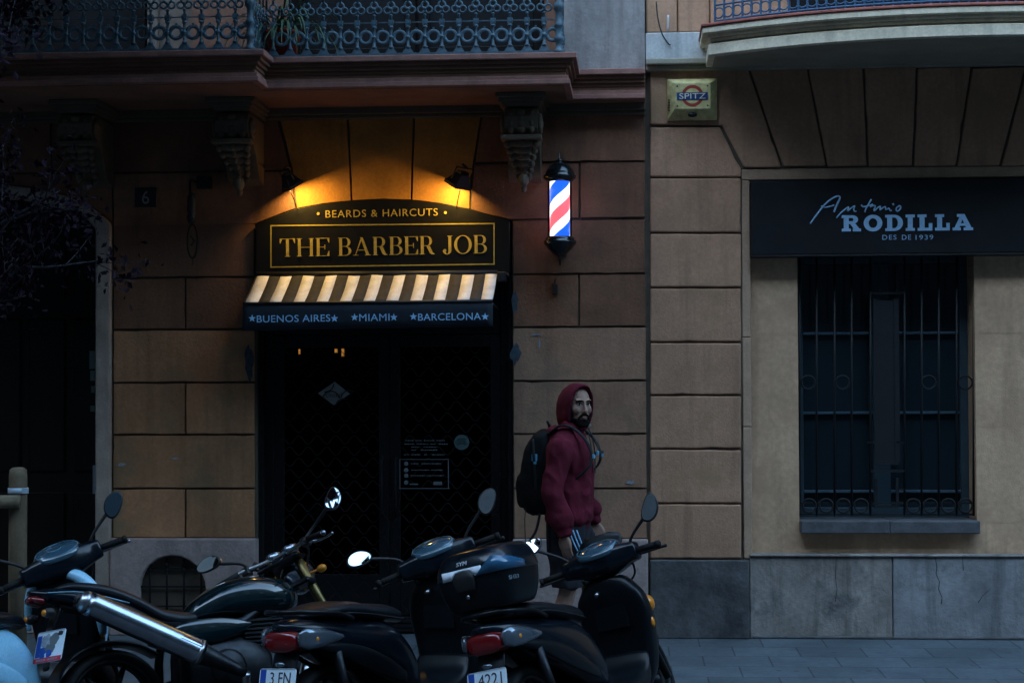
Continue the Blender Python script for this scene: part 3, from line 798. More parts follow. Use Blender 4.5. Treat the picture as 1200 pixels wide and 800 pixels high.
# ================================================================ right building
RB = tag(empty('corner_house', (at(1020, 745).x, 0, 0)),
         'beige stone building with slanted lintel blocks, grey plinth, barred window and curved balcony', 'building')
XE = X(1480)
blocks = MB()
def rblk(p, d=.0065): blocks.prism(chip(ccw(shrink(PP(p), d))), rnd.uniform(-.003, .003), .06)
ys = [149, 208, 273, 337, 401, 463, 526, 590, 655]
for i in range(1, 8): rblk([(761, ys[i]), (869.5, ys[i]), (869.5, ys[i+1]), (761, ys[i+1])])
rblk([(761, 148), (844, 148), (869.5, 197), (869.5, 208), (761, 208)])
VT = [877, 946, 1012, 1075, 1139, 1203, 1269, 1338, 1400]; VB = [917, 969, 1017, 1070, 1121, 1172, 1222, 1274, 1330]
rblk([(761, 79), (VT[0], 79), (VB[0], 197), (871, 197), (846, 148), (761, 147)])
for i in range(8): rblk([(VT[i], 79), (VT[i+1], 77), (VB[i+1], 195), (VB[i], 196)])
wb(blocks, 'wall', 'right_block', RB, bevel=.010, seg=2)
b = MB()
b.prism(PP([(760, 76), (1480, 70), (1480, 193), (870, 197), (870, 656), (760, 656)]), .022, .5)
b.box(xJ-.03, xJ+.07, .031, .415, 0, 16)
wb(b, 'masonry', 'joint', RB)
# square surround of the shop window
b = MB()
fz = at(875, 197.5).z; fz2 = at(875, 211).z; fx0, fx1 = X(870.5), X(880.5)
b.box(fx0, XE, .018, .45, fz2, fz-.002); 
for i, (ya, yb) in enumerate(((211, 395), (395, 500), (500, 655))): b.box(fx0, fx1, .02+.0015*i, .45, at(875, yb).z+.002, at(875, ya).z-.002)
wb(b, 'window_surround', 'right_frame', RB, bevel=.006)
# recessed wall in big courses round the window opening
WY = .10
wx0, wx1 = at(935.5, 450, WY).x, at(1143, 450, WY).x; wz0, wz1 = at(1040, 609, WY).z, at(1040, 292, WY).z
b = MB()
zz = [at(905, y, WY).z for y in (655, 612, 500, 392, 290)]
for i in range(4):
    e = .0012
    for x0, x1 in ((fx1-.02, wx0), (wx1, XE)):
        if i == 0: continue
        b.box(x0, x1, WY, .5, zz[i]+e, zz[i+1]-e)
    if i == 0: b.box(fx1-.02, XE, WY+.001, .5, zz[0]+e, zz[1]-e)
b.box(fx1-.02, wx0-.002, WY+.003, .49, zz[0], zz[4]).box(wx1+.002, XE, WY+.003, .49, zz[0], zz[4])
b.box(fx1-.02, XE, WY+.002, .48, zz[4]+.001, fz2)
wb(b, 'recessed_wall', 'right_wall', RB)
# plinth of grey stone
b = MB()
pz2 = at(1000, 652).z
b.box(X(760.5), X(876), -.045, .45, 0, at(820, 655.5).z, 1)
b.box(X(876)+.004, X(1043), -.012, .45, 0, pz2); b.box(X(1043)+.005, X(1245), -.014, .45, 0, pz2, 2); b.box(X(1245)+.005, XE, -.012, .45, 0, pz2)
b.box(X(876)+.004, XE, -.03, .1, pz2+.001, pz2+.018)
b.box(X(880), XE, -.022, .1, -.001, .02, 1)
wb(b, 'plinth', ['grey_stone', 'dark_stone', 'blue_stone'], RB, bevel=.01, seg=2)
def crackline(pts, w_=.003):
    q = [at(x, y, -.0145) for x, y in pts]; wb(MB().tube([tuple(v) for v in q], w_, n=4), 'crack', 'crack', RB)
crackline([(1096, 653), (1098, 664), (1097, 672), (1101, 681), (1100, 690), (1104, 700), (1103, 707)]); crackline([(980, 654), (979, 675), (981, 690), (979, 704)], .002); crackline([(1128, 653), (1129, 668)], .002)
crackline([(1160, 690), (1152, 697), (1146, 706)], .002)
# window
WD = .40
D('mullion_paint', (.026, .055, .07), .5)
D('muntin_paint', (.055, .10, .13), .35)
wf = wb(MB().box(wx0, wx0+.06, WD-.03, WD+.04, wz0, wz1).box(wx1-.06, wx1, WD-.03, WD+.04, wz0, wz1).box(wx0+.06, wx1-.06, WD-.03, WD+.04, wz0, wz0+.07).box(wx0+.06, wx1-.06, WD-.03, WD+.04, wz1-.08, wz1)
        , 'window', 'window_frame', RB, bevel=.005)
MB().box((wx0+wx1)/2-.062, (wx0+wx1)/2+.062, WD-.035, WD+.03, wz0+.07, wz1-.08).build('mullion', 'mullion_paint', wf, bevel=.006)
for x0, x1 in ((wx0+.06, (wx0+wx1)/2-.05), ((wx0+wx1)/2+.05, wx1-.06)):
    MB().box(x0, x1, WD+.01, WD+.016, wz0+.07, wz1-.08).build('pane', 'pane', wf)
    for y_ in (577, 485, 392):
        z_ = at(1040, y_, WD).z; MB().box(x0, x1, WD-.03, WD+.008, z_, z_+.020).build('muntin', 'muntin_paint', wf, bevel=.004)
    b = MB(); n = 9; u0, u1 = x0+.03, x0+(x1-x0)*.75
    b.box(u0, u1, WD+.05, WD+.06, wz0+.1, wz1-.1)
    for i in range(n): b.box(u0+(u1-u0)*i/n, u0+(u1-u0)*(i+.5)/n, WD+.04, WD+.05, wz0+.1, wz1-.1)
    b.build('curtain', 'curtain', wf)
wb(MB().box(wx0-.02, wx1+.02, WD+.3, WD+.34, wz0-.1, wz1+.1).box(wx0-.02, wx0, WD+.1, WD+.3, wz0, wz1).box(wx1, wx1+.02, WD+.1, WD+.3, wz0, wz1), 'room', 'interior', RB)
sz0, sz1 = at(1040, 625, .0).z, at(1040, 610, .0).z
b = MB().box(wx0-.0, (wx0+wx1)/2-.001, -.005, .37, sz0, sz1).box((wx0+wx1)/2+.001, wx1+.005, -.0, .37, sz0, sz1)
wb(b, 'sill', 'sill_stone', RB, bevel=.008, seg=2)
# window grille
GY = .17
b = MB()
def bx_(px0, py0, px1, py1, t=.007):
    p0, p1 = at(px0, py1, GY), at(px1, py0, GY); b.box(p0.x, p1.x, GY-t, GY+t, p0.z, p1.z)
for x_ in (937, 957, 978, 998, 1020, 1060, 1080, 1100, 1121, 1141):
    p0, p1 = at(x_, 604, GY), at(x_, 300, GY); b.tube([tuple(p0), tuple(p1)], .0085, n=6)
for y_ in (589, 602.5, 312, 326): bx_(937, y_-1, 1142, y_+1, .006)
def rg(px_, py_, r=.048):
    p = at(px_, py_, GY); rs_ = []
    for i in range(20):
        a = 2*math.pi*i/20
        rs_.append([(p.x+(r+.007*math.cos(q))*math.cos(a), GY-.012+.007*math.sin(q), p.z+(r+.007*math.cos(q))*math.sin(a)) for q in [2*math.pi*j/6 for j in range(6)]])
    b.rings(rs_, closed=True)
for x_ in (948, 968, 988, 1009, 1070, 1090, 1111, 1131): rg(x_, 592)
for x_ in (947, 987, 1088, 1131): rg(x_, 448)
# the stepped centre panel
for q in ((1025, 350, 1029, 540), (1049, 350, 1053, 540), (1025, 540, 1053, 544), (1020, 550, 1060, 553), (1025, 560, 1028, 592), (1050, 560, 1053, 592), (1025, 592, 1053, 595), (1016, 517, 1026, 519), (1050, 517, 1060, 519), (1020, 342, 1060, 345), (1020, 572, 1026, 574), (1052, 572, 1060, 574), (1030, 312, 1033, 343), (1050, 312, 1053, 343)): bx_(*q, t=.008)
bx_(1029, 352, 1049, 540, .003)
wb(b, 'window_grille', 'iron', RB)
# upper wall, white band and moulding
uz = [at(790, y).z for y in (84, 78, 71, 39)]
b = MB()
b.box(xJ+.004, XE, -.05, .3, uz[0], uz[1], 0).box(xJ+.003, XE, -.09, .3, uz[1]+.001, uz[2], 0)
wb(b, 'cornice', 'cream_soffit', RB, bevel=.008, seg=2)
b = MB().box(xJ+.003, XE, -.02, .3, uz[2]+.002, uz[3])
wb(b, 'white_band', 'white_band', RB, bevel=.005)
b = MB()
xs_ = [xJ+.004, X(797), X(835), X(905)]
for i in range(3): b.box(xs_[i]+.004, xs_[i+1]-.004, .0, .3, uz[3]+.004, 16)
b.box(xs_[3], XE, .01, .3, uz[3]+.003, 16)
b.box(xJ+.004, XE, .05, .4, uz[3], 16)
wb(b, 'upper_wall', 'right_block', RB, bevel=.01)
wb(MB().box(X(930), X(1330), -.012, .05, uz[3]+.1, 7), 'balcony_door', 'door_dark', RB)
# bowed balcony
BX = X(1140)
HW = BX-at(828, 40, -.45).x
def bow(o, n=24):
    pts = [(BX-HW-o, .01)]
    for i in range(n+1):
        t = -1+2*i/n
        pts.append((BX+(HW+o)*t, -(.50+.52*(1-abs(t)**2.3))-o))
    return pts+[(BX+HW+o, .01)]
RZ = at(1000, 47, -.98).z
b = MB()
for o_, z0, z1, mi in ((-.055, 0, .02, 1), (-.01, .006, .085, 0), (-.045, .083, .105, 1), (-.025, .103, .128, 0), (-.005, .126, .15, 0), (.03, .148, .195, 0), (.04, .193, .215, 2)):
    plan(b, bow(o_), RZ+z0, RZ+z1, mi)
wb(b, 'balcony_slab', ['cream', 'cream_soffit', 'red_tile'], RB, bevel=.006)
b = MB(); pts = bow(-.06, 60)[1:-1]
for z_, t in ((RZ+.25, .009), (RZ+.36, .007), (RZ+1.15, .014)): b.tube([(x, y, z_) for x, y in pts], t, n=6)
br = wb(b, 'balcony_railing', 'bright_blue_iron', RB)
b0 = None
for i in range(0, 60):
    x, y = pts[i]; x2, y2 = pts[i+1]
    if b0 is None:
        q = MB().box(-.006, .006, -.006, .006, RZ+.215, RZ+1.15); ring(q, .03, RZ+.305, .036, .006, 14, 6); ring(q, .03, RZ+.9, .036, .006, 14, 6)
        o = b0 = q.build('baluster', 'bright_blue_iron', br)
    else:
        o = b0.copy(); COL.objects.link(o); o.parent = br
    o.location = (x, y, 0); o.rotation_euler = (0, 0, math.atan2(y2-y, x2-x))

# ================================================================ shop sign on the right
p0, p1 = at(880.5, 299, -.04), at(1330, 212, -.04)
zt_ = at(880, 212.5, -.04).z
sg = tag(empty('shop_sign', (at(1100, 250).x, 0, p0.z)), 'long matt black shop sign box with pale blue lettering over the barred window', 'sign')
sg.location.y = 0
m = MB().box(p0.x, p1.x, -.05, .10, p0.z, zt_)
wb(m, 'sign_box', 'sign_fabric', sg, bevel=.006)
wb(MB().box(p0.x-.004, p1.x, -.055, .1, p0.z-.012, p0.z+.0), 'lower_edge', 'black', sg)
YS = -.051
def fit(px0, py0, px1, py1, Y): # centre, width, height on a facade plane
    a, c = at(px0, py1, Y), at(px1, py0, Y); return (a+c)/2, c.x-a.x, c.z-a.z
c, W_, H_ = fit(986.5, 250.8, 1140, 271.3, YS)
g = glyphs('RODILLA', W_, H_, .245, .17, .10, mono=True, sp=.14); g.xf(Matrix.Translation((c.x, YS, c.z))); wb(g, 'lettering', 'letter_rodilla', sg)
c, W_, H_ = fit(1034, 275.2, 1093.5, 281, YS)
for wd_, q0, q1 in (('DES', 1034, 1050.5), ('DE', 1057, 1067.5), ('1939', 1073, 1093.5)):
    c, W_, H_ = fit(q0, 275.2, q1, 281, YS)
    g = text_mb(wd_, W_, H_, .003, 1.2); g.xf(Matrix.Translation((c.x, YS, c.z))); wb(g, 'lettering', 'letter_rodilla', sg)
def S2(pts): return [tuple(at(940+x/5.714, 220+y/5.714, YS-.003)) for x, y in pts]
b = MB(); q_ = .0062
b.tube(S2([(54, 240), (85, 198), (125, 145), (165, 100), (205, 70), (235, 57), (250, 60), (252, 72), (240, 100), (222, 140), (212, 165)]), [q_*.8, q_, q_, q_, q_, q_, q_, q_, q_*1.2, q_*1.1, q_], n=6, sub=3)
b.tube(S2([(128, 122), (150, 132), (180, 128), (215, 118)]), q_*.8, n=6, sub=3)
b.tube(S2([(230, 203), (262, 165), (300, 135), (312, 130), (305, 150), (308, 155), (330, 135), (352, 122), (345, 145), (352, 158), (364, 158)]), q_*.9, n=6, sub=3)
b.tube(S2([(463, 78), (445, 110), (425, 145), (420, 165)]), q_*.9, n=6, sub=3)
b.tube(S2([(395, 115), (410, 128), (440, 122), (475, 112)]), q_*.85, n=6, sub=3)
b.tube(S2([(455, 130), (470, 122), (490, 122), (482, 145), (485, 155), (505, 135), (525, 125), (520, 150), (540, 135), (558, 128), (560, 148), (580, 138), (590, 155), (600, 150)]), q_*.85, n=6, sub=3)
b.tube(S2([(608, 105), (612, 118)]), q_, n=6)
b.tube(S2([(650, 122), (632, 135), (630, 152), (642, 156), (658, 140), (658, 124), (645, 122)]), q_*.85, n=6, sub=3)
wb(b, 'signature', 'letter_rodilla', sg)

# ================================================================ alarm box
c, W_, H_ = fit(782, 93, 840, 142, -.0)
f_, fW, fH = fit(790.5, 97, 832.5, 128, -.09)
al = tag(empty('alarm_box', (c.x, 0, c.z)), 'weathered yellow alarm box with a red ring and blue name band beside the slanted lintel', 'alarm box')
b = MB()
v = [(c.x-W_/2, -.005, c.z-H_/2), (c.x+W_/2, -.005, c.z-H_/2), (c.x+W_/2, -.005, c.z+H_/2), (c.x-W_/2, -.005, c.z+H_/2)]
v1 = [(x, -.03, z) for x, _, z in v]
v2 = [(f_.x-fW/2, -.09, f_.z-fH/2), (f_.x+fW/2, -.09, f_.z-fH/2), (f_.x+fW/2, -.09, f_.z+fH/2), (f_.x-fW/2, -.09, f_.z+fH/2)]
V = v+v1+v2
b.add(V, [(3, 2, 1, 0)]+[(i, (i+1) % 4, 4+(i+1) % 4, 4+i) for i in range(4)]+[(4+i, 4+(i+1) % 4, 8+(i+1) % 4, 8+i) for i in range(4)]+[(8, 9, 10, 11)])
wb(b, 'housing', 'yellow_box', al, bevel=.004)
b = MB()
for k in range(5):
    z_ = c.z-.01-.018*k; b.box(c.x-W_/2+.006, c.x-W_/2+.03, -.052, -.03, z_, z_+.008)
wb(b, 'vent', 'black', al)
b = MB(); n = 28; vs_ = []; fs_ = []
for i in range(n):
    a = 2*math.pi*i/n
    for r_ in (.055, .077): vs_.append((f_.x+r_*math.cos(a), -.0915, f_.z+r_*math.sin(a)))
for i in range(n): a, d = 2*i, 2*((i+1) % n); fs_.append((a, d, d+1, a+1))
b.add(vs_, fs_); wb(b, 'ring', 'spitz_red', al)
wb(MB().box(f_.x-.110, f_.x+.108, -.094, -.0925, f_.z-.028, f_.z+.024), 'name_band', 'spitz_blue', al)
t = text_mb('SPITZ', .185, .040, .0025); t.xf(Matrix.Translation((f_.x, -.0945, f_.z-.002))); wb(t, 'lettering', 'spitz_letter', al)
b = MB()
for sx in (-1, 1):
    for sz in (-1, 1): b.ell((f_.x+sx*fW*.42, -.091, f_.z+sz*fH*.38), (.006, .004, .006), n=8, m=5)
b.ell((c.x, -.05, c.z-H_*.38), (.035, .03, .018)); wb(b, 'screw', 'black', al)

# cables at the top
def cable(px_pts, Y, r_, mt, label):
    b = MB(); q = [at(x, y, Y) for x, y in px_pts]; o = q[0].copy()
    b.tube([tuple(v-o) for v in q], r_, n=6, sub=4)
    return tag(b.build('cable', mt, loc=o), label, 'cable')
cable([(769, 2), (771, 22), (776, 40), (783, 51), (786, 53)], -.035, .005, 'cable', 'thin black cable hanging loose over the pale band of the right building')
cable([(783, 18), (782.5, 36)], -.03, .007, 'cable_white', 'short white cable stub on the brown upper wall of the right building')
# ================================================================ arched sign over the shop
SY = -.05
P_ = [(299.5, 322), (299.5, 263), (322, 253.5), (347, 244.5), (380, 238), (412, 234.5), (448, 233), (482, 234), (515, 237.5), (551, 244.5), (575, 252), (597.5, 258.5), (597.5, 320)]
ss = tag(empty('shop_sign', (at(448, 320).x, 0, at(448, 320).z)), 'black arched shop sign with gold serif lettering in a gold frame above the striped awning', 'sign')
b = MB().prism(PP(P_, SY), SY, .16); wb(b, 'sign_board', 'sign_black', ss, bevel=.006)
YL = SY-.001
def line(a, c, w_=1.5):
    p, q = at(*a, YL), at(*c, YL); h = w_/2/164
    if abs(p.x-q.x) > abs(p.z-q.z): return [(p.x-h, p.z-h), (q.x+h, q.z-h), (q.x+h, q.z+h), (p.x-h, p.z+h)]
    return [(p.x-h, p.z+h*.98), (p.x+h, p.z+h*.98), (q.x+h, q.z-h*.98), (q.x-h, q.z-h*.98)]
b = MB()
A, B_, C_, D_ = (317.5, 264.5), (579, 262), (579, 309.5), (317.5, 313)
b.prism(line(A, B_), YL-.003, YL); b.prism(line(D_, C_), YL-.003, YL); b.prism(line(A, D_), YL-.0034, YL); b.prism(line(B_, C_), YL-.0034, YL)
wb(b, 'gold_frame', 'gold_line', ss)
c, W_, H_ = fit(328, 276.5, 570.5, 300, YL)
rot = Matrix.Rotation(-R(.45), 4, 'Y')
g = glyphs('THE BARBER JOB', W_, H_, .135, .028, .055, sp=.085); g.xf(Matrix.Translation((c.x, YL, c.z)) @ rot); wb(g, 'lettering', 'gold', ss)
# small capitals of the upper line, on the flat
def caps(txt, px0, px1, py, h, Y, parent, mt, big=1.25):
    n = []; 
    c0, c1 = at(px0, py, Y), at(px1, py, Y)
    t = text_mb(txt, c1.x-c0.x, h, .0035, 1.12)
    t.xf(Matrix.Translation(((c0.x+c1.x)/2, Y, (c0.z+c1.z)/2)) @ rot); return wb(t, 'lettering', mt, parent)
caps('BEARDS & HAIRCUTS', 381.5, 513, 249.7, 8.6/164, YL, ss, 'gold')
b = MB()
for x_, y_ in ((373, 250.5), (522, 249.3)):
    p = at(x_, y_, YL); b.prism([(p.x+.0105*math.cos(a*math.pi/7), p.z+.0105*math.sin(a*math.pi/7)) for a in range(14)], YL-.004, YL)
wb(b, 'dot', 'gold', ss)

# ================================================================ awning
AP = .43
aw = tag(empty('awning', (at(440, 385).x, 0, at(440, 385).z)), 'black and white striped awning with city names on its dark valance above the shop door', 'awning')
tl_, tr_ = at(300.5, 322, -.07), at(583, 319.5, -.07)
bl, brt = at(285, 356, -AP), at(577.5, 352.5, -AP)
vl, vr = at(284, 387, -AP), at(578, 381.5, -AP)
b = MB(); NS = 11
cuts = []
# measured from the photograph along the front edge: white runs
wl = [(287, 301.5), (315, 329), (343, 356.5), (370.5, 384), (398, 412), (426, 439.5), (453, 467), (480.5, 494.5), (507.5, 521), (535.5, 550), (563.5, 577)]
fr = lambda x: (x-285)/(577.5-285)
edges = [0.0]; kinds = []
for a, c in wl:
    edges.append(fr(a)); kinds.append(0); edges.append(min(1, fr(c))); kinds.append(1)
if edges[-1] < 1: edges.append(1.0); kinds.append(0)
for i, k in enumerate(kinds):
    u0, u1 = edges[i], edges[i+1]
    if u1-u0 < 1e-4: continue
    rows = []
    for j in range(9):
        t = j/8; sag = -.012*math.sin(math.pi*t)
        p, q = tl_.lerp(bl, t), tr_.lerp(brt, t)
        for u in (u0, (u0+u1)/2, u1):
            v = p.lerp(q, u); v.z += sag+.004*math.sin(u*41+t*3)+.005*math.sin(u*13+1)*t+.003*noise.noise((u*30, t*4, 0)); rows.append(tuple(v))
    f = []
    for j in range(8):
        for s in range(2):
            a = j*3+s; f.append((a, a+1, a+4, a+3))
    b.add(rows, f, k, True)
o = wb(b, 'canopy', ['awning_dark', 'awning_white'], aw)
sm = o.modifiers.new('thick', 'SOLIDIFY'); sm.thickness = .004
b = MB()
n = 40; v = []; 
for i in range(n+1):
    u = i/n
    p, q = bl.lerp(brt, u), vl.lerp(vr, u)
    for t in (0, .33, .66, 1):
        w_ = p.lerp(q, t); v.append((w_.x, w_.y+.006*math.sin(u*23)*t, w_.z-.004+.004*t*noise.noise((u*14, 3, 0))))
f = []
for i in range(n):
    for t in range(3): a = i*4+t; f.append((a, a+1, a+5, a+4))
b.add(v, f, 0, True)
o = wb(b, 'valance', 'valance', aw); sm = o.modifiers.new('thick', 'SOLIDIFY'); sm.thickness = .004; sm.offset = 0
YV = -AP-.008
for txt, x0, x1 in (('BUENOS AIRES', 301, 387), ('MIAMI', 421, 456.5), ('BARCELONA', 490, 563.5)):
    yy = 373.5-(x0-300)/270*3
    c0, c1 = at(x0, yy, YV), at(x1, yy-.8, YV)
    t = text_mb(txt, c1.x-c0.x, 8.3/171, .003, 1.05); t.xf(Matrix.Translation(((c0.x+c1.x)/2, YV, (c0.z+c1.z)/2)) @ rot); wb(t, 'lettering', 'letter_blue', aw)
    for x_ in (x0-5.5, x1+5):
        p = at(x_, yy-.4, YV); wb(MB().prism([(p.x+a, p.z+c) for a, c in star(.027)], YV-.003, YV), 'star', 'letter_blue', aw)
b = MB().tube([tuple(bl+Vector((0, .0, 0))), tuple(brt)], .011, n=10)
wb(b, 'front_bar', 'black', aw)
b = MB().tube([tuple(tl_), tuple(tr_+Vector((.0, 0, 0)))], .02, n=10)
for p, q in ((tl_, bl), (tr_, brt)):
    b.tube([(p.x+(.02 if p is tl_ else -.02), .1, p.z-.25), (q.x+(.02 if p is tl_ else -.02), q.y+.02, q.z-.005)], .012, n=8)
wb(b, 'arm', 'black', aw)
q = at(588, 322, -.1); b = MB().box(q.x-.03, q.x+.03, -.13, .0, q.z-.05, q.z+.02).tube([(q.x, -.07, q.z), (q.x+.05, -.09, q.z)], .016); wb(b, 'gear_box', 'black', aw, bevel=.005)

# ================================================================ the two flood lamps over the sign
def flood(px_, py_, nx, nz, ny, label, energy):
    Y = -.165
    p = at(px_, py_, Y)
    root = tag(empty('flood_lamp', p), label, 'lamp', 'black flood lamps over the shop sign')
    n = Vector((nx, ny, nz)).normalized()
    q = n.to_track_quat('-Z', 'Y').to_matrix().to_4x4()
    b = MB()
    fr_ = [(-.085, -.055, 0), (.085, -.055, 0), (.085, .055, 0), (-.085, .055, 0)]; bk = [(x*.55, y*.5, .075) for x, y, _ in fr_]
    v = fr_+bk; b.add(v, [(4, 5, 6, 7)]+[(i, (i+1) % 4, 4+(i+1) % 4, 4+i) for i in range(4)])
    for x0, x1, y0, y1 in ((-.09, .09, -.06, -.052), (-.09, .09, .052, .06), (-.09, -.082, -.052, .052), (.082, .09, -.052, .052)): b.box(x0, x1, y0, y1, -.022, .004)
    for k in range(5): b.box(-.05+.022*k, -.044+.022*k, -.024, .024, .074, .095)
    b.xf(q); b.build('housing', 'black', root, bevel=.003)
    g = MB().box(-.08, .08, -.051, .051, -.002, .002).xf(q); g.build('lamp_glass', 'flood_glass', root)
    # stirrup and arm back to the wall
    b = MB().tube([tuple(q @ Vector((-.10, 0, .03))), tuple(q @ Vector((-.10, 0, .12))), tuple(q @ Vector((.10, 0, .12))), tuple(q @ Vector((.10, 0, .03)))], .006, n=6)
    e = q @ Vector((0, 0, .12)); sxx = 1 if nx < 0 else -1
    b.tube([tuple(e), (e.x-.02*sxx, e.y+.03, e.z+.03), (e.x-.01*sxx, .16, e.z+.03)], .009, n=6, sub=4)
    b.tube([(e.x*.3, .0, -.03), (e.x*.3+.03*(-sxx), .07, -.13), (e.x*.3+.035*(-sxx), .09, -.17)], .004, n=6, sub=3)
    b.build('bracket', 'black', root)
    ld = bpy.data.lights.new('lamp_light', 'AREA'); ld.shape = 'RECTANGLE'; ld.size = .15; ld.size_y = .095; ld.energy = energy*KEXP; ld.color = (1.0, .60, .145)
    lo = bpy.data.objects.new('lamp_light', ld); COL.objects.link(lo); lo.parent = root
    lo.matrix_local = Matrix.Translation(n*.012) @ q
    return root
flood(342, 217, .44, -.86, .24, 'black flood lamp at the left shoulder of the arched sign', 6.4)
flood(537, 215, -.44, -.85, .26, 'black flood lamp at the right shoulder of the arched sign', 6.4)

# ================================================================ barber pole
YP = -.20
c = at(656, 246, YP); zA, zB = at(656, 277.5, YP).z, at(656, 213, YP).z; h = zB-zA
bp = tag(empty('barber_pole', (c.x, YP, zA)), 'lit barber pole with red, white and blue spiral between black lantern caps', 'barber pole')
b = MB().lathe([(.070, -.01), (.070, h/2), (.070, h+.01)], (0, 0, 0), n=40); b.v = [(x, y, z-h/2) for x, y, z in b.v]
b.build('striped_cylinder', 'lit_stripes', bp, loc=(0, 0, h/2))
b = MB().rings([[(.086*math.cos(2*math.pi*k/40), .086*math.sin(2*math.pi*k/40), z_) for k in range(40)] for z_ in (0, h)], cap=False); b.build('glass_tube', 'clear_tube', bp)
b = MB().lathe([(.001, .0), (.092, 0), (.100, .012), (.112, .02), (.116, .042), (.104, .052), (.106, .06), (.092, .085), (.07, .112), (.045, .128), (.03, .133), (.02, .14), (.028, .148), (.012, .16), (.006, .17), (.003, .20), (.001, .205)], (0, 0, h), n=12)
b.build('top_cap', 'black_gloss', bp)
b = MB().lathe([(.001, -.205), (.004, -.2), (.008, -.165), (.018, -.152), (.01, -.145), (.03, -.135), (.05, -.118), (.085, -.085), (.104, -.058), (.114, -.05), (.116, -.03), (.1, -.022), (.104, -.012), (.092, 0), (.001, 0)], (0, 0, 0), n=24)
b.build('bottom_cap', 'black_gloss', bp)
b = MB().tube([(0, .05, h+.03), (0, .16, h+.03)], .016, n=8).tube([(0, .05, -.04), (0, .16, -.04)], .016, n=8).box(-.04, .04, .16, .195, h-.06, h+.12).box(-.04, .04, .16, .195, -.12, .06)
b.build('wall_bracket', 'black', bp, bevel=.004)
kb = tag(MB().box(-.018, .018, -.025, .02, -.04, .03).tube([(0, -.012, .03), (0, -.012, .06), (.01, 0, .075)], .005).build('key_box', 'black', loc=at(650.5, 338, -.012), bevel=.004), 'tiny black key box on the reddish wall under the barber pole', 'key box')

# ================================================================ house number and iron ornament
c, W_, H_ = fit(158, 220, 184, 243, -.006)
hn = tag(empty('house_number', c), 'small dark enamel plate with the number 6 beside the carriage portal', 'sign')
MB().box(-W_/2, W_/2, -.008, .004, -H_/2, H_/2).build('plate', 'plate_navy', hn, bevel=.003)
t = text_mb('6', .052, .095, .002); t.xf(Matrix.Translation((0, -.0082, 0))); t.build('numeral', 'plate_digit', hn)
c = at(240, 216, -.02)
io = tag(empty('iron_ornament', c), 'black wrought iron hanger with a long oval loop near the number plate', 'wall ornament')
b = MB().box(-.05, .05, -.05, .03, -.035, .05).tube([(-.03, -.05, -.01), (-.06, -.17, .01), (-.05, -.22, -.1)], .009, sub=4)
b.build('wall_mount', 'iron', io, bevel=.006)
b = MB().lathe([(.001, -.31), (.02, -.305), (.036, -.27), (.036, -.25), (.026, -.24), (.034, -.21), (.03, -.12), (.016, -.09), (.001, -.085)], (-.04, -.22, 0), n=12); b.build('bell', 'iron', io)
b = MB(); b.tube([(-.035+.036*math.cos(a*math.pi/12), -.22, -.43+.12*math.sin(a*math.pi/12)) for a in range(25)], .006, n=6); b.tube([(-.035, -.22, -.55), (-.035, -.22, -.6)], [.006, .002], n=6)
b.tube([(-.05, -.22, -.39), (-.02, -.22, -.43), (-.045, -.22, -.46)], .005, n=6)
b.build('oval_loop', 'grille_steel', io)

# ================================================================ lamps glowing deep in the shop
for px_, py_, w_, h_, lb in ((394, 411, .024, .03, 'small warm lamp glowing behind the shop glass left of its middle'), (402, 413, .022, .06, 'second warm lamp glowing behind the shop glass under the awning'), (351, 412, .012, .04, 'faint warm lamp behind the shop glass near the awning'), (320, 527, .035, .04, 'low warm lamp glowing behind the shop glass by the left jamb')):
    Y = 1.2
    p = at(px_, py_, Y); l_ = tag(empty('wall_lamp', p), lb, 'lamp', 'warm lamps inside the shop')
    k = 1 if w_ > .02 else .4
    for i in range(3): MB().box(-w_/2+i*w_/3, -w_/2+i*w_/3+w_/5, -.01, .01, -h_/2*(1-.25*(i % 2)), h_/2).build('bulb', 'lamp_glow', l_)
    MB().box(-w_/2-.01, w_/2+.01, .012, .03, -h_/2-.01, h_/2+.02).build('back_plate', 'black', l_)

# ================================================================ plant on the balcony
c = at(322, 55, yr+.16); 
pl = tag(empty('balcony_plant', (c.x+.05, yr+.2, SZ+.206)), 'green plant with long drooping blades behind the blue railing', 'plant')
MB().lathe([(.001, 0), (.09, 0), (.12, .2), (.13, .2), (.13, .23), (.11, .23), (.1, .2), (.001, .2)], (0, 0, 0), n=16).build('pot', 'spitz_red', pl)
b = MB()
for i in range(110):
    a = rnd.uniform(0, 6.28); L = rnd.uniform(.25, .6); el = rnd.uniform(.3, 1.3); pts = []
    d = Vector((math.cos(a), math.sin(a), 0)); s_d = Vector((-math.sin(a), math.cos(a), 0)); p = Vector((rnd.uniform(-.06, .06), rnd.uniform(-.06, .06), .2)); e = el; vv = []
    for k in range(7):
        wd = .007*math.sin(math.pi*(k+.6)/7.2); vv += [tuple(p-s_d*wd), tuple(p+s_d*wd)]
        p = p+(d*math.cos(e)+Vector((0, 0, math.sin(e))))*L/6; e -= rnd.uniform(.2, .5)
    b.add(vv, [(2*k, 2*k+1, 2*k+3, 2*k+2) for k in range(6)])
b.build('foliage', 'green_leaf', pl)

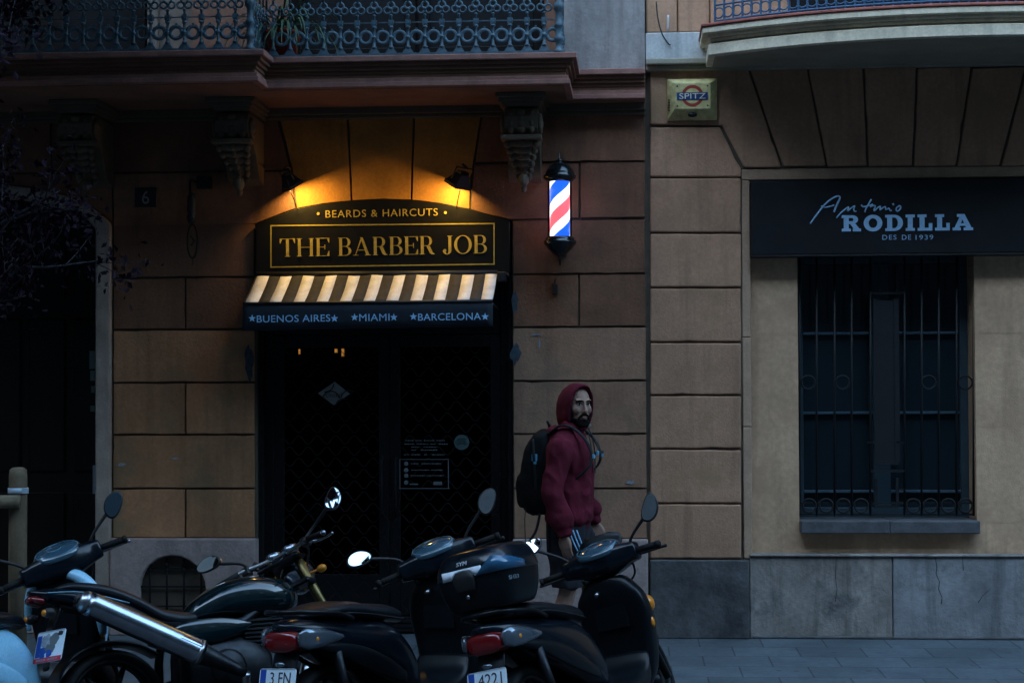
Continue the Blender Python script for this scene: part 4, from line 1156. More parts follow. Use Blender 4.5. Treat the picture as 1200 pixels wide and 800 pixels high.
# ================================================================ street tree with dark purple leaves, and its guard
tr = Vector((at(-150, 600, -2.9).x, -2.95, 0))
tree = tag(empty('tree', tr), 'young street tree with dark purple leaves in front of the carriage portal', 'tree')
tb = MB(); lv = []
tr_r = random.Random(21)
def branch(p, d, L, r, lvl):
    pts = [p]; q = p.copy(); dd = d.copy(); n = 5
    for i in range(n):
        dd = (dd+Vector((tr_r.uniform(-.16, .16), tr_r.uniform(-.16, .16), tr_r.uniform(-.05, .13)))).normalized(); q = q+dd*L/n; pts.append(q.copy())
    tb.tube([tuple(x) for x in pts], [r*(1-.62*i/n) for i in range(n+1)], n=7 if lvl < 2 else 5, sub=2)
    if lvl >= 2:
        for i in range(1, n+1):
            for _ in range(4 if lvl == 2 else 6): lv.append((pts[i]+Vector([tr_r.gauss(0, .06) for _ in range(3)]), dd))
    if lvl < 4:
        k = (6, 5, 4, 3)[lvl]
        for j in range(k):
            t = tr_r.uniform(.3, 1.0); i = min(n-1, int(t*n)); b0_ = pts[i].lerp(pts[i+1], t*n-i)
            a = tr_r.uniform(0, 6.28); sp_ = tr_r.uniform(.45, .95); o_ = dd.orthogonal().normalized(); o_ = Matrix.Rotation(a, 3, dd) @ o_
            branch(b0_, (dd*math.cos(sp_)+o_*math.sin(sp_)+Vector((0, 0, .12))).normalized(), L*tr_r.uniform(.5, .72), r*.48, lvl+1)
trunk_pts = [Vector((0, 0, -.05)), Vector((.02, 0, .9)), Vector((-.03, .02, 1.7)), Vector((.03, .0, 2.2))]
tb.tube([tuple(p) for p in trunk_pts], [.075, .06, .052, .045], n=10, sub=4)
for a_, (dx, dy, dz), L in ((0, (.32, .05, .95), 1.6), (1, (-.45, .2, .8), 1.5), (2, (.1, -.4, .85), 1.5), (3, (-.2, .1, 1), 1.9), (4, (.35, .2, .7), 1.0)):
    branch(trunk_pts[3]+Vector((0, 0, -.12*a_)), Vector((dx, dy, dz)).normalized(), L, .036, 1)
# unseen wide upper crown, added to shade the left side from the sky
for a_ in range(9):
    an = a_*.7+.2; branch(Vector((.0, 0, 3.3+.1*a_)), Vector((math.cos(an)*.6, math.sin(an)*.6, .95)).normalized(), 1.9, .022, 1)
for i in range(11000):
    a = tr_r.uniform(0, 6.28); q = math.sqrt(tr_r.random()); z = tr_r.uniform(4.35, 7.2)
    k = math.sin(math.pi*(z-3.6)/4.2)
    p = Vector((.55+3.5*q*k*math.cos(a), 2.3*q*k*math.sin(a)-.4, z))
    if noise.noise(p*1.6) > -.12: lv.append((p, Vector((0, 0, 1))))
tb.tube([tuple(trunk_pts[3]), (.05, .05, 3.6), (0, -.05, 5.2), (.1, 0, 6.8)], [.05, .04, .028, .01], n=8, sub=3)
tb.build('trunk', 'bark', tree)
b = MB()
for p, d in lv:
    for _ in range(1):
        a = Vector([tr_r.gauss(0, 1) for _ in range(3)]).normalized(); a.z -= .4; a.normalize(); s_d = a.orthogonal().normalized(); s_d = Matrix.Rotation(tr_r.uniform(0, 6.28), 3, a) @ s_d
        L = tr_r.uniform(.035, .065)*(3.6 if p.z > 4.32 else 1); wd = L*.27; up_v = a.cross(s_d)*.004
        b.add([tuple(p), tuple(p+a*L*.45-s_d*wd-up_v), tuple(p+a*L), tuple(p+a*L*.45+s_d*wd-up_v)], [(0, 1, 2, 3)])
b.build('crown', 'leaf', tree)
print('leaves', len(lv))
# round timber guard posts with a rail and pale tie
gp = at(21, 600, -2.85)
tg = tag(empty('tree_guard', (gp.x, -2.85, 0)), 'round timber tree guard post with a crossrail and a pale strap', 'tree guard')
def gpost(x, y): return MB().lathe([(.001, -.1), (.052, -.1), (.05, 1.22), (.046, 1.25), (.03, 1.262), (.001, 1.264)], (x, y, 0), n=18)
gh = at(21, 547, -2.85).z/1.264
for x, y in ((0, 0), (-1.0, 0), (-.5, .8)):
    m = gpost(x, y); m.v = [(a, b_, c*gh) for a, b_, c in m.v]; m.build('post', 'post_wood', tg)
rz_ = at(5, 587, -2.85).z
MB().tube([(.03, -.06, rz_), (-1.08, -.06, rz_+.01)], .038, n=14).build('crossrail', 'post_wood', tg)
sz_ = at(21, 574.5, -2.85).z
MB().lathe([(.056, -.016), (.056, .016), (.053, .016), (.053, -.016)], (0, 0, sz_), n=20, closed=True).box(.04, .075, -.045, -.04, sz_-.014, sz_+.016).build('strap', 'strap_white', tg)

# ================================================================ unseen rest of the street, added to hold back sky light; mirrors show it
def block(loc, rz, x0, x1, h, label):
    r = tag(empty('unseen_building', loc, (0, 0, R(rz))), label, 'building')
    MB().box(x0, x1, -10, 0, -.3, h).build('wall', 'far_wall', r)
    w0 = None; n = int((x1-x0)/4.1)
    for fl in range(int(h/3.6)):
        for i in range(n):
            if w0 is None: o = w0 = MB().box(0, 1.4, -.02, .03, 0, 2.2).build('window', 'pane', r)
            else:
                o = w0.copy(); COL.objects.link(o); o.parent = r
            o.location = (x0+1.5+i*4.1, 0, 1.0+fl*3.5)
block((-8, -15, 0), 0, -30, 44, 17.0, 'plain plastered apartment block across the street, behind the camera')
block((XE+.02, .25, 0), 180, -29, 0, 18.0, 'plain unseen block added beyond the right edge to shut out low sky')
block((34, -4, 0), 90, -12, 16, 18.0, 'plain unseen block added to shut out sky light at the right end of the street')
block((-24, -4, 0), -90, -16, 12, 20.0, 'plain unseen block added to shut out sky light at the left end of the street')
block((-8.3, .2, 0), 180, 0, 22, 18.0, 'plain unseen block added beyond the left edge to keep sky light out')
# ================================================================ motorbikes parked at the kerb
def steer_m(ax, st, rake=26):
    r = R(rake); a = Vector((-math.sin(r), 0, math.cos(r))); o = Vector((ax[0], 0, ax[1]))
    return Matrix.Translation(o) @ Matrix.Rotation(st, 4, a) @ Matrix.Translation(-o)
def wheel(root, x, r, w_, mx=None, spokes=5, name='wheel'):
    prof = [(r-.055, -w_*.42), (r-.03, -w_*.5), (r-.012, -w_*.38), (r-.002, -w_*.18), (r, 0), (r-.002, w_*.18), (r-.012, w_*.38), (r-.03, w_*.5), (r-.055, w_*.42)]
    t = MB().lathe(prof, (x, 0, r), axis='y', n=40, closed=True)
    if mx: t.xf(mx)
    W = t.build('wheel', 'rubber', root)
    m = MB().lathe([(r-.055, -w_*.4), (r-.075, -w_*.3), (r-.075, w_*.3), (r-.055, w_*.4), (r-.05, w_*.2), (r-.05, -w_*.2)], (x, 0, r), axis='y', n=40, closed=True)
    for k in range(spokes):
        a = 2*math.pi*k/spokes; m.tube([(x+.04*math.cos(a), 0, r+.04*math.sin(a)), (x+(r-.07)*math.cos(a+.12), 0, r+(r-.07)*math.sin(a+.12))], [.02, .013], n=6)
    m.lathe([(.001, -.05), (.05, -.05), (.05, .05), (.001, .05)], (x, 0, r), axis='y', n=16)
    m.lathe([(r*.42, .045), (r*.42, .05), (r*.2, .05), (r*.2, .045)], (x, 0, r), axis='y', n=24, closed=True)
    if mx: m.xf(mx)
    m.build('rim', 'engine', W)
    return W
def mirror(root, base, elbow, cen, w_, h_, face, mx, shape='leaf', stem='black', roll=0):
    """stalk plus a shallow housing with the glass on the side that faces 'face'"""
    b = MB().tube([base, elbow, cen], [.010, .008, .011], n=8, sub=5)
    f = Vector(face).normalized(); 
    rx_ = f.cross(Vector((0, 0, 1))).normalized()*-1; ux_ = f.cross(rx_).normalized()      # rider's right and up on the glass
    if ux_.z < 0: ux_ = -ux_
    ca_, sa_ = math.cos(R(roll)), math.sin(R(roll))
    X_ = rx_*ca_+ux_*sa_; Y_ = f.cross(X_)
    q = Matrix((X_, Y_, f)).transposed().to_4x4()
    def outline(k, z):
        out_ = []
        for i in range(24):
            a = 2*math.pi*i/24; ca, sa = math.cos(a), math.sin(a)
            if shape == 'leaf': e = 2.0; x = w_*math.copysign(abs(ca)**(2/2.2), ca)*(1-.18*sa); y = h_*math.copysign(abs(sa)**(2/2.0), sa)
            elif shape == 'hex': x = w_*math.copysign(abs(ca)**.85, ca)*(1+.28*sa); y = h_*math.copysign(abs(sa)**.8, sa)+.25*h_*ca
            else: x = w_*math.copysign(abs(ca)**(2/2.6), ca); y = h_*math.copysign(abs(sa)**(2/2.3), sa)
            out_.append((x*k, y*k, z))
        return out_
    hb = MB().rings([outline(.35, -.034), outline(.75, -.026), outline(.97, -.010), outline(1.04, .004), outline(1.0, .009)])
    T = Matrix.Translation(cen) @ q
    hb.xf(T); b.add(hb.v, hb.f, 0, True)
    b.xf(mx); H = b.build('mirror', stem, root)
    g = MB().rings([outline(.90, .0085), outline(.90, .0105)], smooth=False); g.xf(T); g.xf(mx); g.build('mirror_glass', 'mirror_glass', H)
    return H
def plate(root, c, w_, h_, tilt, lines, red=None, smear=False, yaw=0):
    T = Matrix.Translation(c) @ Matrix.Rotation(-R(90-yaw), 4, 'Z') @ Matrix.Rotation(R(tilt), 4, 'X')   # lettering reads from behind the bike
    P = MB(); n = 20; rp = []
    for sx, sz in ((1, 1), (-1, 1), (-1, -1), (1, -1)):
        for k in range(4):
            a = {(1, 1): 0, (-1, 1): 90, (-1, -1): 180, (1, -1): 270}[(sx, sz)]+30*k
            rp.append((sx*(w_/2-.012)+.012*math.cos(R(a)), sz*(h_/2-.012)+.012*math.sin(R(a))))
    P.prism(rp, -.002, .002).xf(T); o = P.build('licence_plate', 'plate_white', root)
    MB().box(-w_/2+.006, -w_/2+.04, -.0036, -.002, -h_/2+(.03 if red else .006), h_/2-.006 if not smear else h_/2-.02).xf(T).build('blue_band', 'plate_blue', o)
    b = MB()
    for x0, x1, z0, z1 in ((-w_/2+.004, w_/2-.004, h_/2-.005, h_/2-.002), (-w_/2+.004, w_/2-.004, -h_/2+.002, -h_/2+.005)): b.box(x0, x1, -.003, -.002, z0, z1)
    b.xf(T).build('rim_line', 'steel', o)
    for txt, z_, tw, th_ in lines:
        t = text_mb(txt, tw, th_, .0016); t.xf(Matrix.Translation((.018, -.002, z_))); t.xf(T); t.build('lettering', 'plate_ink', o)
    if red:
        MB().box(-w_/2+.002, w_/2-.002, -.004, -.002, -h_/2+.002, -h_/2+.026).xf(T).build('dealer_strip', 'plate_red', o)
        d = MB()
        for k in range(9):
            if k == 4: continue
            d.box(-w_/2+.025+k*.019, -w_/2+.039+k*.019, -.005, -.004, -h_/2+.009, -h_/2+.018)
        d.xf(T).build('strip_print', 'sticker_grey', o)
    return o
def oval_lens(b, c, r, mi=0): b.ell(c, r, mi, n=20, m=12)

def scooter(x0, y0, th, lean, st, label, body='bike_paint', seat='seat_vinyl', panel='bike_plastic', inner='bike_plastic', lines=None, topbox=False, white_mirror=False, levers='black', tail=True, screen=False, mshape='leaf', mirror_tilt=(.2, .2)):
    root = tag(empty('scooter', (x0, y0, -.14), (-R(lean), 0, R(th))), label, 'scooter', 'motorbikes parked side by side along the kerb')
    mx = steer_m((.45, .9), R(st)); I = Matrix.Identity(4)
    # rear bodywork tapering up to the tail
    b = MB().loft([(-.95, 0, .755, .035, .020, 2.4), (-.90, 0, .745, .085, .045, 2.4), (-.78, 0, .71, .135, .085, 2.5), (-.60, 0, .655, .160, .120, 2.6), (-.38, 0, .60, .165, .150, 2.7), (-.18, 0, .53, .158, .175, 2.8), (-.04, 0, .44, .14, .15, 2.8), (.03, 0, .39, .11, .09, 2.6)], n=28)
    b.build('body', body, root)
    b = MB()
    for s in (-1, 1):
        b.loft([(-.86, s*.115, .665, .02, .012), (-.7, s*.158, .63, .014, .03), (-.5, s*.172, .56, .012, .055), (-.3, s*.172, .48, .01, .05), (-.16, s*.16, .42, .008, .03)], n=12)
    b.build('side_panel', panel, root)
    b = MB().loft([(-.84, 0, .800, .06, .012, 2.2), (-.78, 0, .806, .115, .030, 2.3), (-.62, 0, .808, .142, .042, 2.5), (-.47, 0, .792, .146, .045, 2.5), (-.36, 0, .770, .142, .046, 2.5), (-.18, 0, .748, .118, .045, 2.5), (-.06, 0, .722, .085, .035, 2.4), (-.01, 0, .70, .05, .02, 2.2)], n=26)
    so_ = b.build('seat', seat, root)
    b = MB()
    for s in (-1, 1): b.tube([(-.80+.0*s, s*.118, .802), (-.6, s*.147, .79), (-.45, s*.151, .772), (-.2, s*.124, .728), (-.05, s*.085, .705)], .004, n=5, sub=3)
    b.build('piping', 'black', so_)
    # footboard, spine, engine, swingarm
    b = MB().loft([(-.12, 0, .32, .13, .06, 4), (-.02, 0, .30, .175, .05, 5), (.18, 0, .29, .185, .045, 5), (.34, 0, .33, .18, .05, 5), (.40, 0, .42, .17, .05, 4)], n=24)
    b.build('footboard', 'bike_plastic', root)
    b = MB().loft([(-.95, -.02, .30, .03, .03, 3), (-.85, -.03, .31, .075, .075, 3), (-.55, -.03, .30, .085, .085, 3), (-.25, 0, .30, .11, .10, 3), (-.1, 0, .30, .10, .07, 3)], n=18)
    b.tube([(-.30, -.16, .26), (-.45, -.17, .27)], [.03, .05]).tube([(-.45, -.18, .29), (-.6, -.19, .33), (-.98, -.19, .42)], [.05, .062, .052], n=14)
    b.build('engine', 'engine', root)
    b = MB().tube([(-.62, .15, .30), (-.70, .15, .62)], .024, n=10).tube([(-.62, -.15, .30), (-.70, -.15, .62)], .024, n=10); b.build('shock_absorber', 'engine', root)
    wheel(root, -.66, .275, .105); wheel(root, .70, .275, .095, mx)
    b = MB().loft([(-.99, 0, .37, .06, .012), (-.95, 0, .50, .075, .02), (-.90, 0, .62, .08, .03), (-.85, 0, .70, .07, .03)], n=16); b.build('rear_mudguard', 'bike_plastic', root)
    # leg shield, outer apron and nose
    b = MB().loft([(.26, .44, 0, .06, .11, 3.5), (.36, .465, 0, .065, .165, 4), (.52, .470, 0, .060, .195, 5), (.66, .450, 0, .055, .212, 5), (.76, .435, 0, .055, .200, 5), (.82, .43, 0, .055, .165, 4), (.865, .43, 0, .05, .125, 3.5), (.885, .43, 0, .04, .09, 3)], axis='z', n=30)
    if body == 'sky_blue_paint': b.v = [(x, y, z*1.06) for x, y, z in b.v]
    b.build('leg_shield', inner, root)
    b = MB().loft([(.30, .53, 0, .045, .06, 2.4), (.45, .575, 0, .06, .12, 2.4), (.62, .575, 0, .065, .165, 2.4), (.76, .53, 0, .06, .16, 2.4), (.86, .48, 0, .04, .10, 2.2)], axis='z', n=26)
    b.build('front_apron', body, root)
    b = MB()
    for s in (-1, 1): oval_lens(b, (.545, s*.165, .70), (.045, .03, .045))
    b.build('indicator', 'amber', root)
    for s in (-1, 1):
        MB().ell((.46, s*.205, .60), (.018, .014, .03)).build('side_reflector', 'amber', root)
    if body == 'sky_blue_paint':
        b = MB().tube([(.40, .21, .62), (.40, .20, .78), (.40, .13, .895), (.40, 0, .925), (.40, -.13, .895), (.41, -.215, .78), (.42, -.235, .60)], [.012, .028, .034, .03, .036, .04, .02], n=12, sub=5)
        b.build('shield_trim', body, root)
    b = MB().box(.385, .40, -.10, .10, .60, .76); b.build('glove_box', 'bike_plastic', root, bevel=.012, seg=2)
    b = MB().tube([(.36, .03, .81), (.33, .03, .80)], .012); b.build('ignition_lock', 'steel', root)
    # front fork and mudguard
    b = MB()
    for s in (-1, 1): b.tube([(.50, s*.085, .62), (.70, s*.085, .275)], .022, n=10)
    b.loft([(.40, 0, .43, .03, .01), (.48, 0, .53, .065, .02), (.62, 0, .585, .07, .02), (.76, 0, .575, .066, .02), (.88, 0, .51, .05, .015), (.94, 0, .44, .02, .01)], n=14)
    b.xf(mx); b.build('front_fork', 'bike_plastic', root)
    # handlebar shell
    b = MB().loft([(-.222, .425, .973, .036, .036, 3.2), (-.212, .428, .975, .056, .05, 3.6), (-.17, .432, .975, .066, .058, 3.6), (-.12, .44, .972, .09, .072, 3.2), (-.05, .452, .97, .118, .088, 3), (.05, .452, .97, .118, .088, 3), (.12, .44, .972, .09, .072, 3.2), (.17, .432, .975, .066, .058, 3.6), (.212, .428, .975, .056, .05, 3.6), (.222, .425, .973, .036, .036, 3.2)], axis='y', n=26)
    b.xf(mx); hb = b.build('handlebar_cover', body if body != 'sky_blue_paint' else 'bike_paint', root)
    b = MB().loft([(-.02, .475, 0, .10, .13, 2.3), (.0, .475, 0, .095, .125, 2.3), (.016, .475, 0, .07, .10, 2.2), (.026, .475, 0, .03, .05, 2)], axis='z', n=28)
    T = Matrix.Translation((-.04, 0, 1.046)) @ Matrix.Translation((.45, 0, 0)) @ Matrix.Rotation(R(-22), 4, 'Y') @ Matrix.Translation((-.475, 0, 0))
    b.xf(T).xf(mx); ins = b.build('instrument_panel', 'dial_glass', hb)
    b = MB()
    for r_, x_, y_ in ((.040, .47, 0.01),): 
        b.rings([[(x_+(r_+.0022*math.cos(q))*math.cos(a), y_+(r_+.0022*math.cos(q))*math.sin(a), .024+.0022*math.sin(q)) for q in [2*math.pi*j/5 for j in range(5)]] for a in [2*math.pi*i/24 for i in range(24)]], closed=True)
    b.rings([[(.475+(.088+.003*math.cos(q))*math.cos(a), (.115+.003*math.cos(q))*math.sin(a), .008+.003*math.sin(q)) for q in [2*math.pi*j/5 for j in range(5)]] for a in [2*math.pi*i/32 for i in range(32)]], closed=True)
    b.xf(T).xf(mx); b.build('dial', 'dial_line', ins)
    # headlamp cowl on the far side
    b = MB().loft([(.40, 0, .96, .10, .07), (.50, 0, .96, .12, .08), (.57, 0, .95, .09, .06), (.60, 0, .95, .04, .03)], n=22).xf(mx); b.build('headlamp', 'clear_lens', hb)
    if screen:
        b = MB().loft([(1.03, .50, 0, .035, .11, 2.4), (1.06, .515, 0, .03, .125, 2.4), (1.10, .52, 0, .022, .12, 2.4), (1.125, .518, 0, .012, .07, 2.2)], axis='z', n=22).xf(mx); b.build('flyscreen', 'bike_plastic', hb)
    for s in (-1, 1):
        b = MB().tube([(.425, s*.19, .975), (.375, s*.345, .968)], .0175, n=12).tube([(.377, s*.338, .968), (.370, s*.358, .967)], .021, n=12)
        for k in range(7): 
            t = .28+.09*k; b.tube([(.425-.05*t, s*(.19+.155*t), .975-.007*t), (.424-.05*t, s*(.193+.155*t), .975-.007*t)], .0192, n=12)
        b.xf(mx); b.build('grip', 'rubber', hb)
        b = MB().tube([(.445, s*.175, .962), (.47, s*.22, .955), (.455, s*.30, .952), (.425, s*.375, .950)], [.011, .010, .008, .008], n=8, sub=4).ell((.424, s*.376, .95), (.01, .01, .01), n=8, m=6)
        b.xf(mx); b.build('brake_lever', levers, hb)
        b = MB().box(.40, .45, s*.165-.03, s*.165+.03, .955, 1.0).xf(mx); b.build('switch_block', 'black', hb, bevel=.008, seg=2)
        c = (.40, s*.365, 1.165) if not (white_mirror and s > 0) else (.38, s*.40, 1.13)
        f_ = (-1, -.38 if (white_mirror or topbox) and s > 0 else -.10*s, mirror_tilt[0 if s > 0 else 1])
        mirror(hb, (.445, s*.17, 1.0), (.43, s*.215, 1.06), c, .074, .046, f_, mx, mshape, roll=52 if s < 0 else 5)
        b = MB().tube([(.445, s*.16, .955), (.50, s*.14, .86), (.48, s*.05, .80)], .006, n=6, sub=5).xf(mx); b.build('cable', 'black', hb)
    # grab rail, tail lamp, plate
    b = MB()
    for s in (-1, 1): b.tube([(-.56, s*.15, .76), (-.70, s*.165, .80), (-.88, s*.125, .825), (-.93, s*.05, .83), (-.935, 0, .83)], .013, n=8, sub=5)
    b.build('grab_rail', 'bike_plastic', root)
    if tail:
        tl_o = MB().loft([(-.965, 0, .69, .030, .020, 2.6), (-.955, 0, .69, .085, .045, 2.8), (-.93, 0, .69, .098, .055, 2.8), (-.86, 0, .69, .102, .058, 2.8)], n=26, cap=True).build('tail_light', 'red_lens', root)
        for s in (-1, 1):
            b = MB().loft([(-.935, s*.112, .70, .012, .03, 2.4), (-.90, s*.128, .70, .022, .05, 2.6), (-.83, s*.142, .695, .024, .048, 2.5), (-.74, s*.158, .69, .016, .03, 2.2), (-.66, s*.166, .685, .004, .008, 2)], n=16)
            b.build('rear_indicator', 'clear_lens', tl_o)
        b = MB().ell((-.85, -.152, .695), (.02, .012, .018)); b.build('bulb', 'amber', tl_o)
        b = MB()
        for k in range(5): b.ell((-.958, -.05+.025*k, .68+.006*(k % 2)), (.006, .008, .008), n=8, m=5)
        b.build('reflector_cell', 'red_lens', tl_o)
    if lines:
        plate(root, (-.985, 0, .49), .222, .162, -14, lines)
        MB().ell((-.955, .0, .585), (.012, .03, .014)).build('plate_lamp', 'clear_lens', root)
    # stand
    MB().tube([(-.08, .10, .26), (-.10, .26, .02), (-.14, .30, .004)], [.013, .012, .014], n=8).build('side_stand', 'black', root)
    if topbox:
        MB().box(-.92, -.60, -.07, .07, .825, .846).build('rack', 'bike_plastic', root, bevel=.006)
        cx_ = -.765
        b = MB().loft([(.848, cx_, 0, .12, .13, 4.5), (.856, cx_, 0, .165, .17, 4.5), (.93, cx_, 0, .193, .200, 4.5), (1.00, cx_, 0, .203, .212, 4.5), (1.015, cx_, 0, .205, .214, 4.5)], axis='z', n=44)
        tb_ = b.build('top_box', 'bike_plastic', root)
        b = MB().loft([(1.018, cx_, 0, .203, .212, 4.5), (1.022, cx_, 0, .207, .216, 4.5), (1.07, cx_+.004, 0, .203, .210, 4.2), (1.12, cx_+.012, 0, .185, .188, 3.8), (1.145, cx_+.018, 0, .155, .155, 3.4), (1.153, cx_+.02, 0, .08, .08, 3)], axis='z', n=44)
        b.build('lid', 'bike_paint', tb_)
        # reflectors wrapped round the seam: silver by the latch, blue clear wing on the right
        def wrap(poly_top, z0, u0, u1, mt, nm, off=.004, n=24):
            m = MB(); v = []
            for i in range(n+1):
                u = u0+(u1-u0)*i/n                    # u: degrees round the box, 180 = rear centre, 270 = right side
                a = R(u); e = 4.5; ca, sa = math.cos(a), math.sin(a)
                def rad(rx, ry): return (abs(ca/rx)**e+abs(sa/ry)**e)**(-1/e)
                zt2 = poly_top(u)
                for zz_ in (z0(u) if callable(z0) else z0, zt2):
                    k = rad(.207+off, .216+off)*(1 if zz_ < 1.06 else 1-(zz_-1.06)*.55)
                    v.append((cx_+k*ca+.002, k*sa, zz_))
            m.add(v, [(2*i, 2*i+2, 2*i+3, 2*i+1) for i in range(n)], 0, True)
            o = m.build(nm, mt, tb_); q = o.modifiers.new('t', 'SOLIDIFY'); q.thickness = .003; return o
        wrap(lambda u: 1.062, lambda u: 1.018 if abs(u-176) > 16 else 1.022+.03*math.sqrt(max(0, 1-((u-176)/16)**2)), 146, 204, 'silver_reflector', 'reflector')
        wrap(lambda u: (1.022+.075*(u-196)/22 if u < 218 else 1.097-.05*(u-218)/52), 1.017, 196, 268, 'blue_reflector', 'reflector', .007)
        b = MB().loft([(.955, cx_-.205, .012, .012, .05, 4), (.98, cx_-.208, .012, .016, .058, 4), (1.02, cx_-.212, .012, .016, .058, 3.5), (1.05, cx_-.208, .012, .014, .04, 3)], axis='z', n=20)
        b.build('latch', 'black', tb_)
        MB().lathe([(.001, -.004), (.011, -.004), (.011, 0), (.001, 0)], (0, 0, 0), axis='x', n=14).xf(Matrix.Translation((cx_-.205, .012, .925))).build('lock', 'steel', tb_)
        # maker's letters: on the lid at the rear, model letters low on the right flank
        t = text_mb('SYM', .058, .019, .002); 
        t.v = [(x+.22*z, y, z) for x, y, z in t.v]
        t.xf(Matrix.Translation((cx_-.203, .012, 1.088)) @ Matrix.Rotation(-R(90), 4, 'Z') @ Matrix.Rotation(R(-12), 4, 'X')); t.build('lettering', 'white_print', tb_)
        t = text_mb('SH33', .075, .018, .002); t.xf(Matrix.Translation((cx_-.125, -.2135, .975)) @ Matrix.Rotation(R(-9), 4, 'Z') @ Matrix.Rotation(R(6), 4, 'X')); t.build('lettering', 'dim_print', tb_)
    return root

scooter(-.166, -3.281, 63.7, 14.0, 12.1, 'black scooter with a rear top box and its plate beginning 4221, rightmost of the row', lines=[('4221', .035, .135, .058), ('CBD', -.04, .12, .058)][:1]+[], topbox=True, screen=True, mshape='hex', mirror_tilt=(.55, .16))
scooter(-1.209, -3.340, 61.7, 4.5, 43.0, 'dark scooter with a bright white mirror and pointed tail light, behind the top box scooter', lines=[('3 FN', .035, .125, .058)], white_mirror=True, mirror_tilt=(.62, .12))
scooter(-3.125, -3.692, 75, 2.4, 47, 'light blue scooter with a black seat and dark handlebar cowl at the left edge', body='sky_blue_paint', inner='bike_plastic', panel='sky_blue_paint', levers='chrome', tail=False, mirror_tilt=(.3, .10))

# ---------------------------------------------------------------- the naked motorcycle
mc = tag(empty('motorcycle', (-2.158, -3.302, -.14), (-R(12.2), 0, R(34))), 'dark green motorcycle with a chrome silencer and round headlamp, between the scooters', 'motorcycle', 'motorbikes parked side by side along the kerb')
mx = steer_m((.40, .95), R(40))
wheel(mc, -.61, .285, .19, spokes=6); MB().loft([(-.90, 0, .36, .10, .016, 3), (-.885, 0, .45, .112, .02, 3), (-.82, 0, .535, .115, .016, 3), (-.72, 0, .585, .115, .014, 3), (-.60, 0, .60, .112, .014, 3), (-.46, 0, .575, .10, .014, 3), (-.36, 0, .52, .08, .012, 3)], n=18).build('hugger', 'bike_plastic', mc); wheel(mc, .72, .30, .12, mx, spokes=6)
b = MB().loft([(-.20, 0, .685, .06, .03, 2.3), (-.13, 0, .725, .115, .065, 2.4), (0, 0, .768, .150, .098, 2.5), (.14, 0, .785, .170, .112, 2.6), (.28, 0, .782, .172, .108, 2.6), (.38, 0, .775, .14, .085, 2.5), (.44, 0, .77, .08, .05, 2.3)], n=34, sub=6)
tk = b.build('fuel_tank', 'moto_paint', mc)
MB().lathe([(.05, 0), (.05, .008), (.042, .012), (.001, .012)], (.2, 0, .962), n=20).build('filler_cap', 'steel', tk, loc=(0, 0, -.073))
b = MB().loft([(-.86, 0, .895, .05, .012, 2.3), (-.78, 0, .895, .09, .03, 2.4), (-.62, 0, .862, .115, .04, 2.5), (-.47, 0, .795, .13, .045, 2.5), (-.34, 0, .715, .142, .05, 2.6), (-.20, 0, .69, .12, .045, 2.5), (-.10, 0, .705, .08, .03, 2.3)], n=26, sub=5)
b.build('seat', 'seat_vinyl', mc)
b = MB().loft([(-1.0, 0, .885, .03, .012, 2.2), (-.94, 0, .865, .09, .035, 2.3), (-.80, 0, .84, .118, .055, 2.4), (-.60, 0, .785, .13, .06, 2.5), (-.42, 0, .70, .125, .065, 2.5), (-.25, 0, .63, .10, .05, 2.4)], n=26, sub=5)
tc_ = b.build('tail_cowl', 'bike_paint', mc)
b = MB()
for s in (-1, 1): b.tube([(-.93, s*.095, .872), (-.75, s*.128, .86), (-.52, s*.138, .79)], .0045, n=5, sub=4)
b.build('trim_line', 'dial_line', tc_)
MB().loft([(-1.01, 0, .845, .04, .015), (-.99, 0, .845, .075, .025), (-.94, 0, .835, .085, .03)], n=18).build('tail_light', 'red_lens', mc)
b = MB()
for s in (-1, 1): b.loft([(-.36, s*.10, .60, .02, .02), (-.25, s*.135, .61, .025, .06, 2.6), (-.08, s*.15, .62, .022, .065, 2.6), (.06, s*.15, .63, .015, .04, 2.4), (.14, s*.14, .64, .006, .01)], n=16)
b.build('side_panel', 'moto_paint', mc)
# rear mudguard, plate, indicators
b = MB().loft([(-.93, 0, .50, .07, .012, 2.6), (-.92, 0, .58, .08, .02, 2.6), (-.90, 0, .68, .08, .03, 2.6), (-.86, 0, .79, .08, .03, 2.5)], n=18); b.build('rear_mudguard', 'bike_plastic', mc)
plate(mc, (-.945, -.15, .60), .222, .162, -16, [], red=True, smear=True, yaw=22)
b = MB()
for k, (x_, z_, rx, rz, mi) in enumerate(((-.03, .03, .05, .035, 0), (.03, .035, .035, .03, 1), (-.045, -.02, .035, .02, 2), (.01, -.01, .04, .025, 1), (-.05, -.045, .02, .016, 2), (.005, -.035, .022, .02, 2), (.075, .06, .02, .012, 3))):
    b.prism([(x_+rx*math.cos(i*math.pi/7)*(1+rnd.uniform(-.2, .2)), z_+rz*math.sin(i*math.pi/7)*(1+rnd.uniform(-.2, .2))) for i in range(14)], -.0034-.0003*k, -.002, mi)
b.xf(Matrix.Translation((-.945, -.15, .60)) @ Matrix.Rotation(-R(68), 4, 'Z') @ Matrix.Rotation(R(-16), 4, 'X'))
b.build('worn_print', ['chalk', 'sticker_line', 'plate_blue', 'plate_ink'], mc)
for s in (-1, 1):
    b = MB().tube([(-.93, s*.06, .77), (-.94, s*.15, .765)], .010).loft([(s*.13, -.945, .765, .02, .018), (s*.15, -.945, .765, .03, .026), (s*.20, -.945, .765, .026, .022), (s*.215, -.945, .765, .005, .005)], axis='y', n=14)
    o = b.build('indicator', 'black', mc); MB().ell((-.972, s*.175, .765), (.012, .03, .018)).build('lens', 'amber', o)
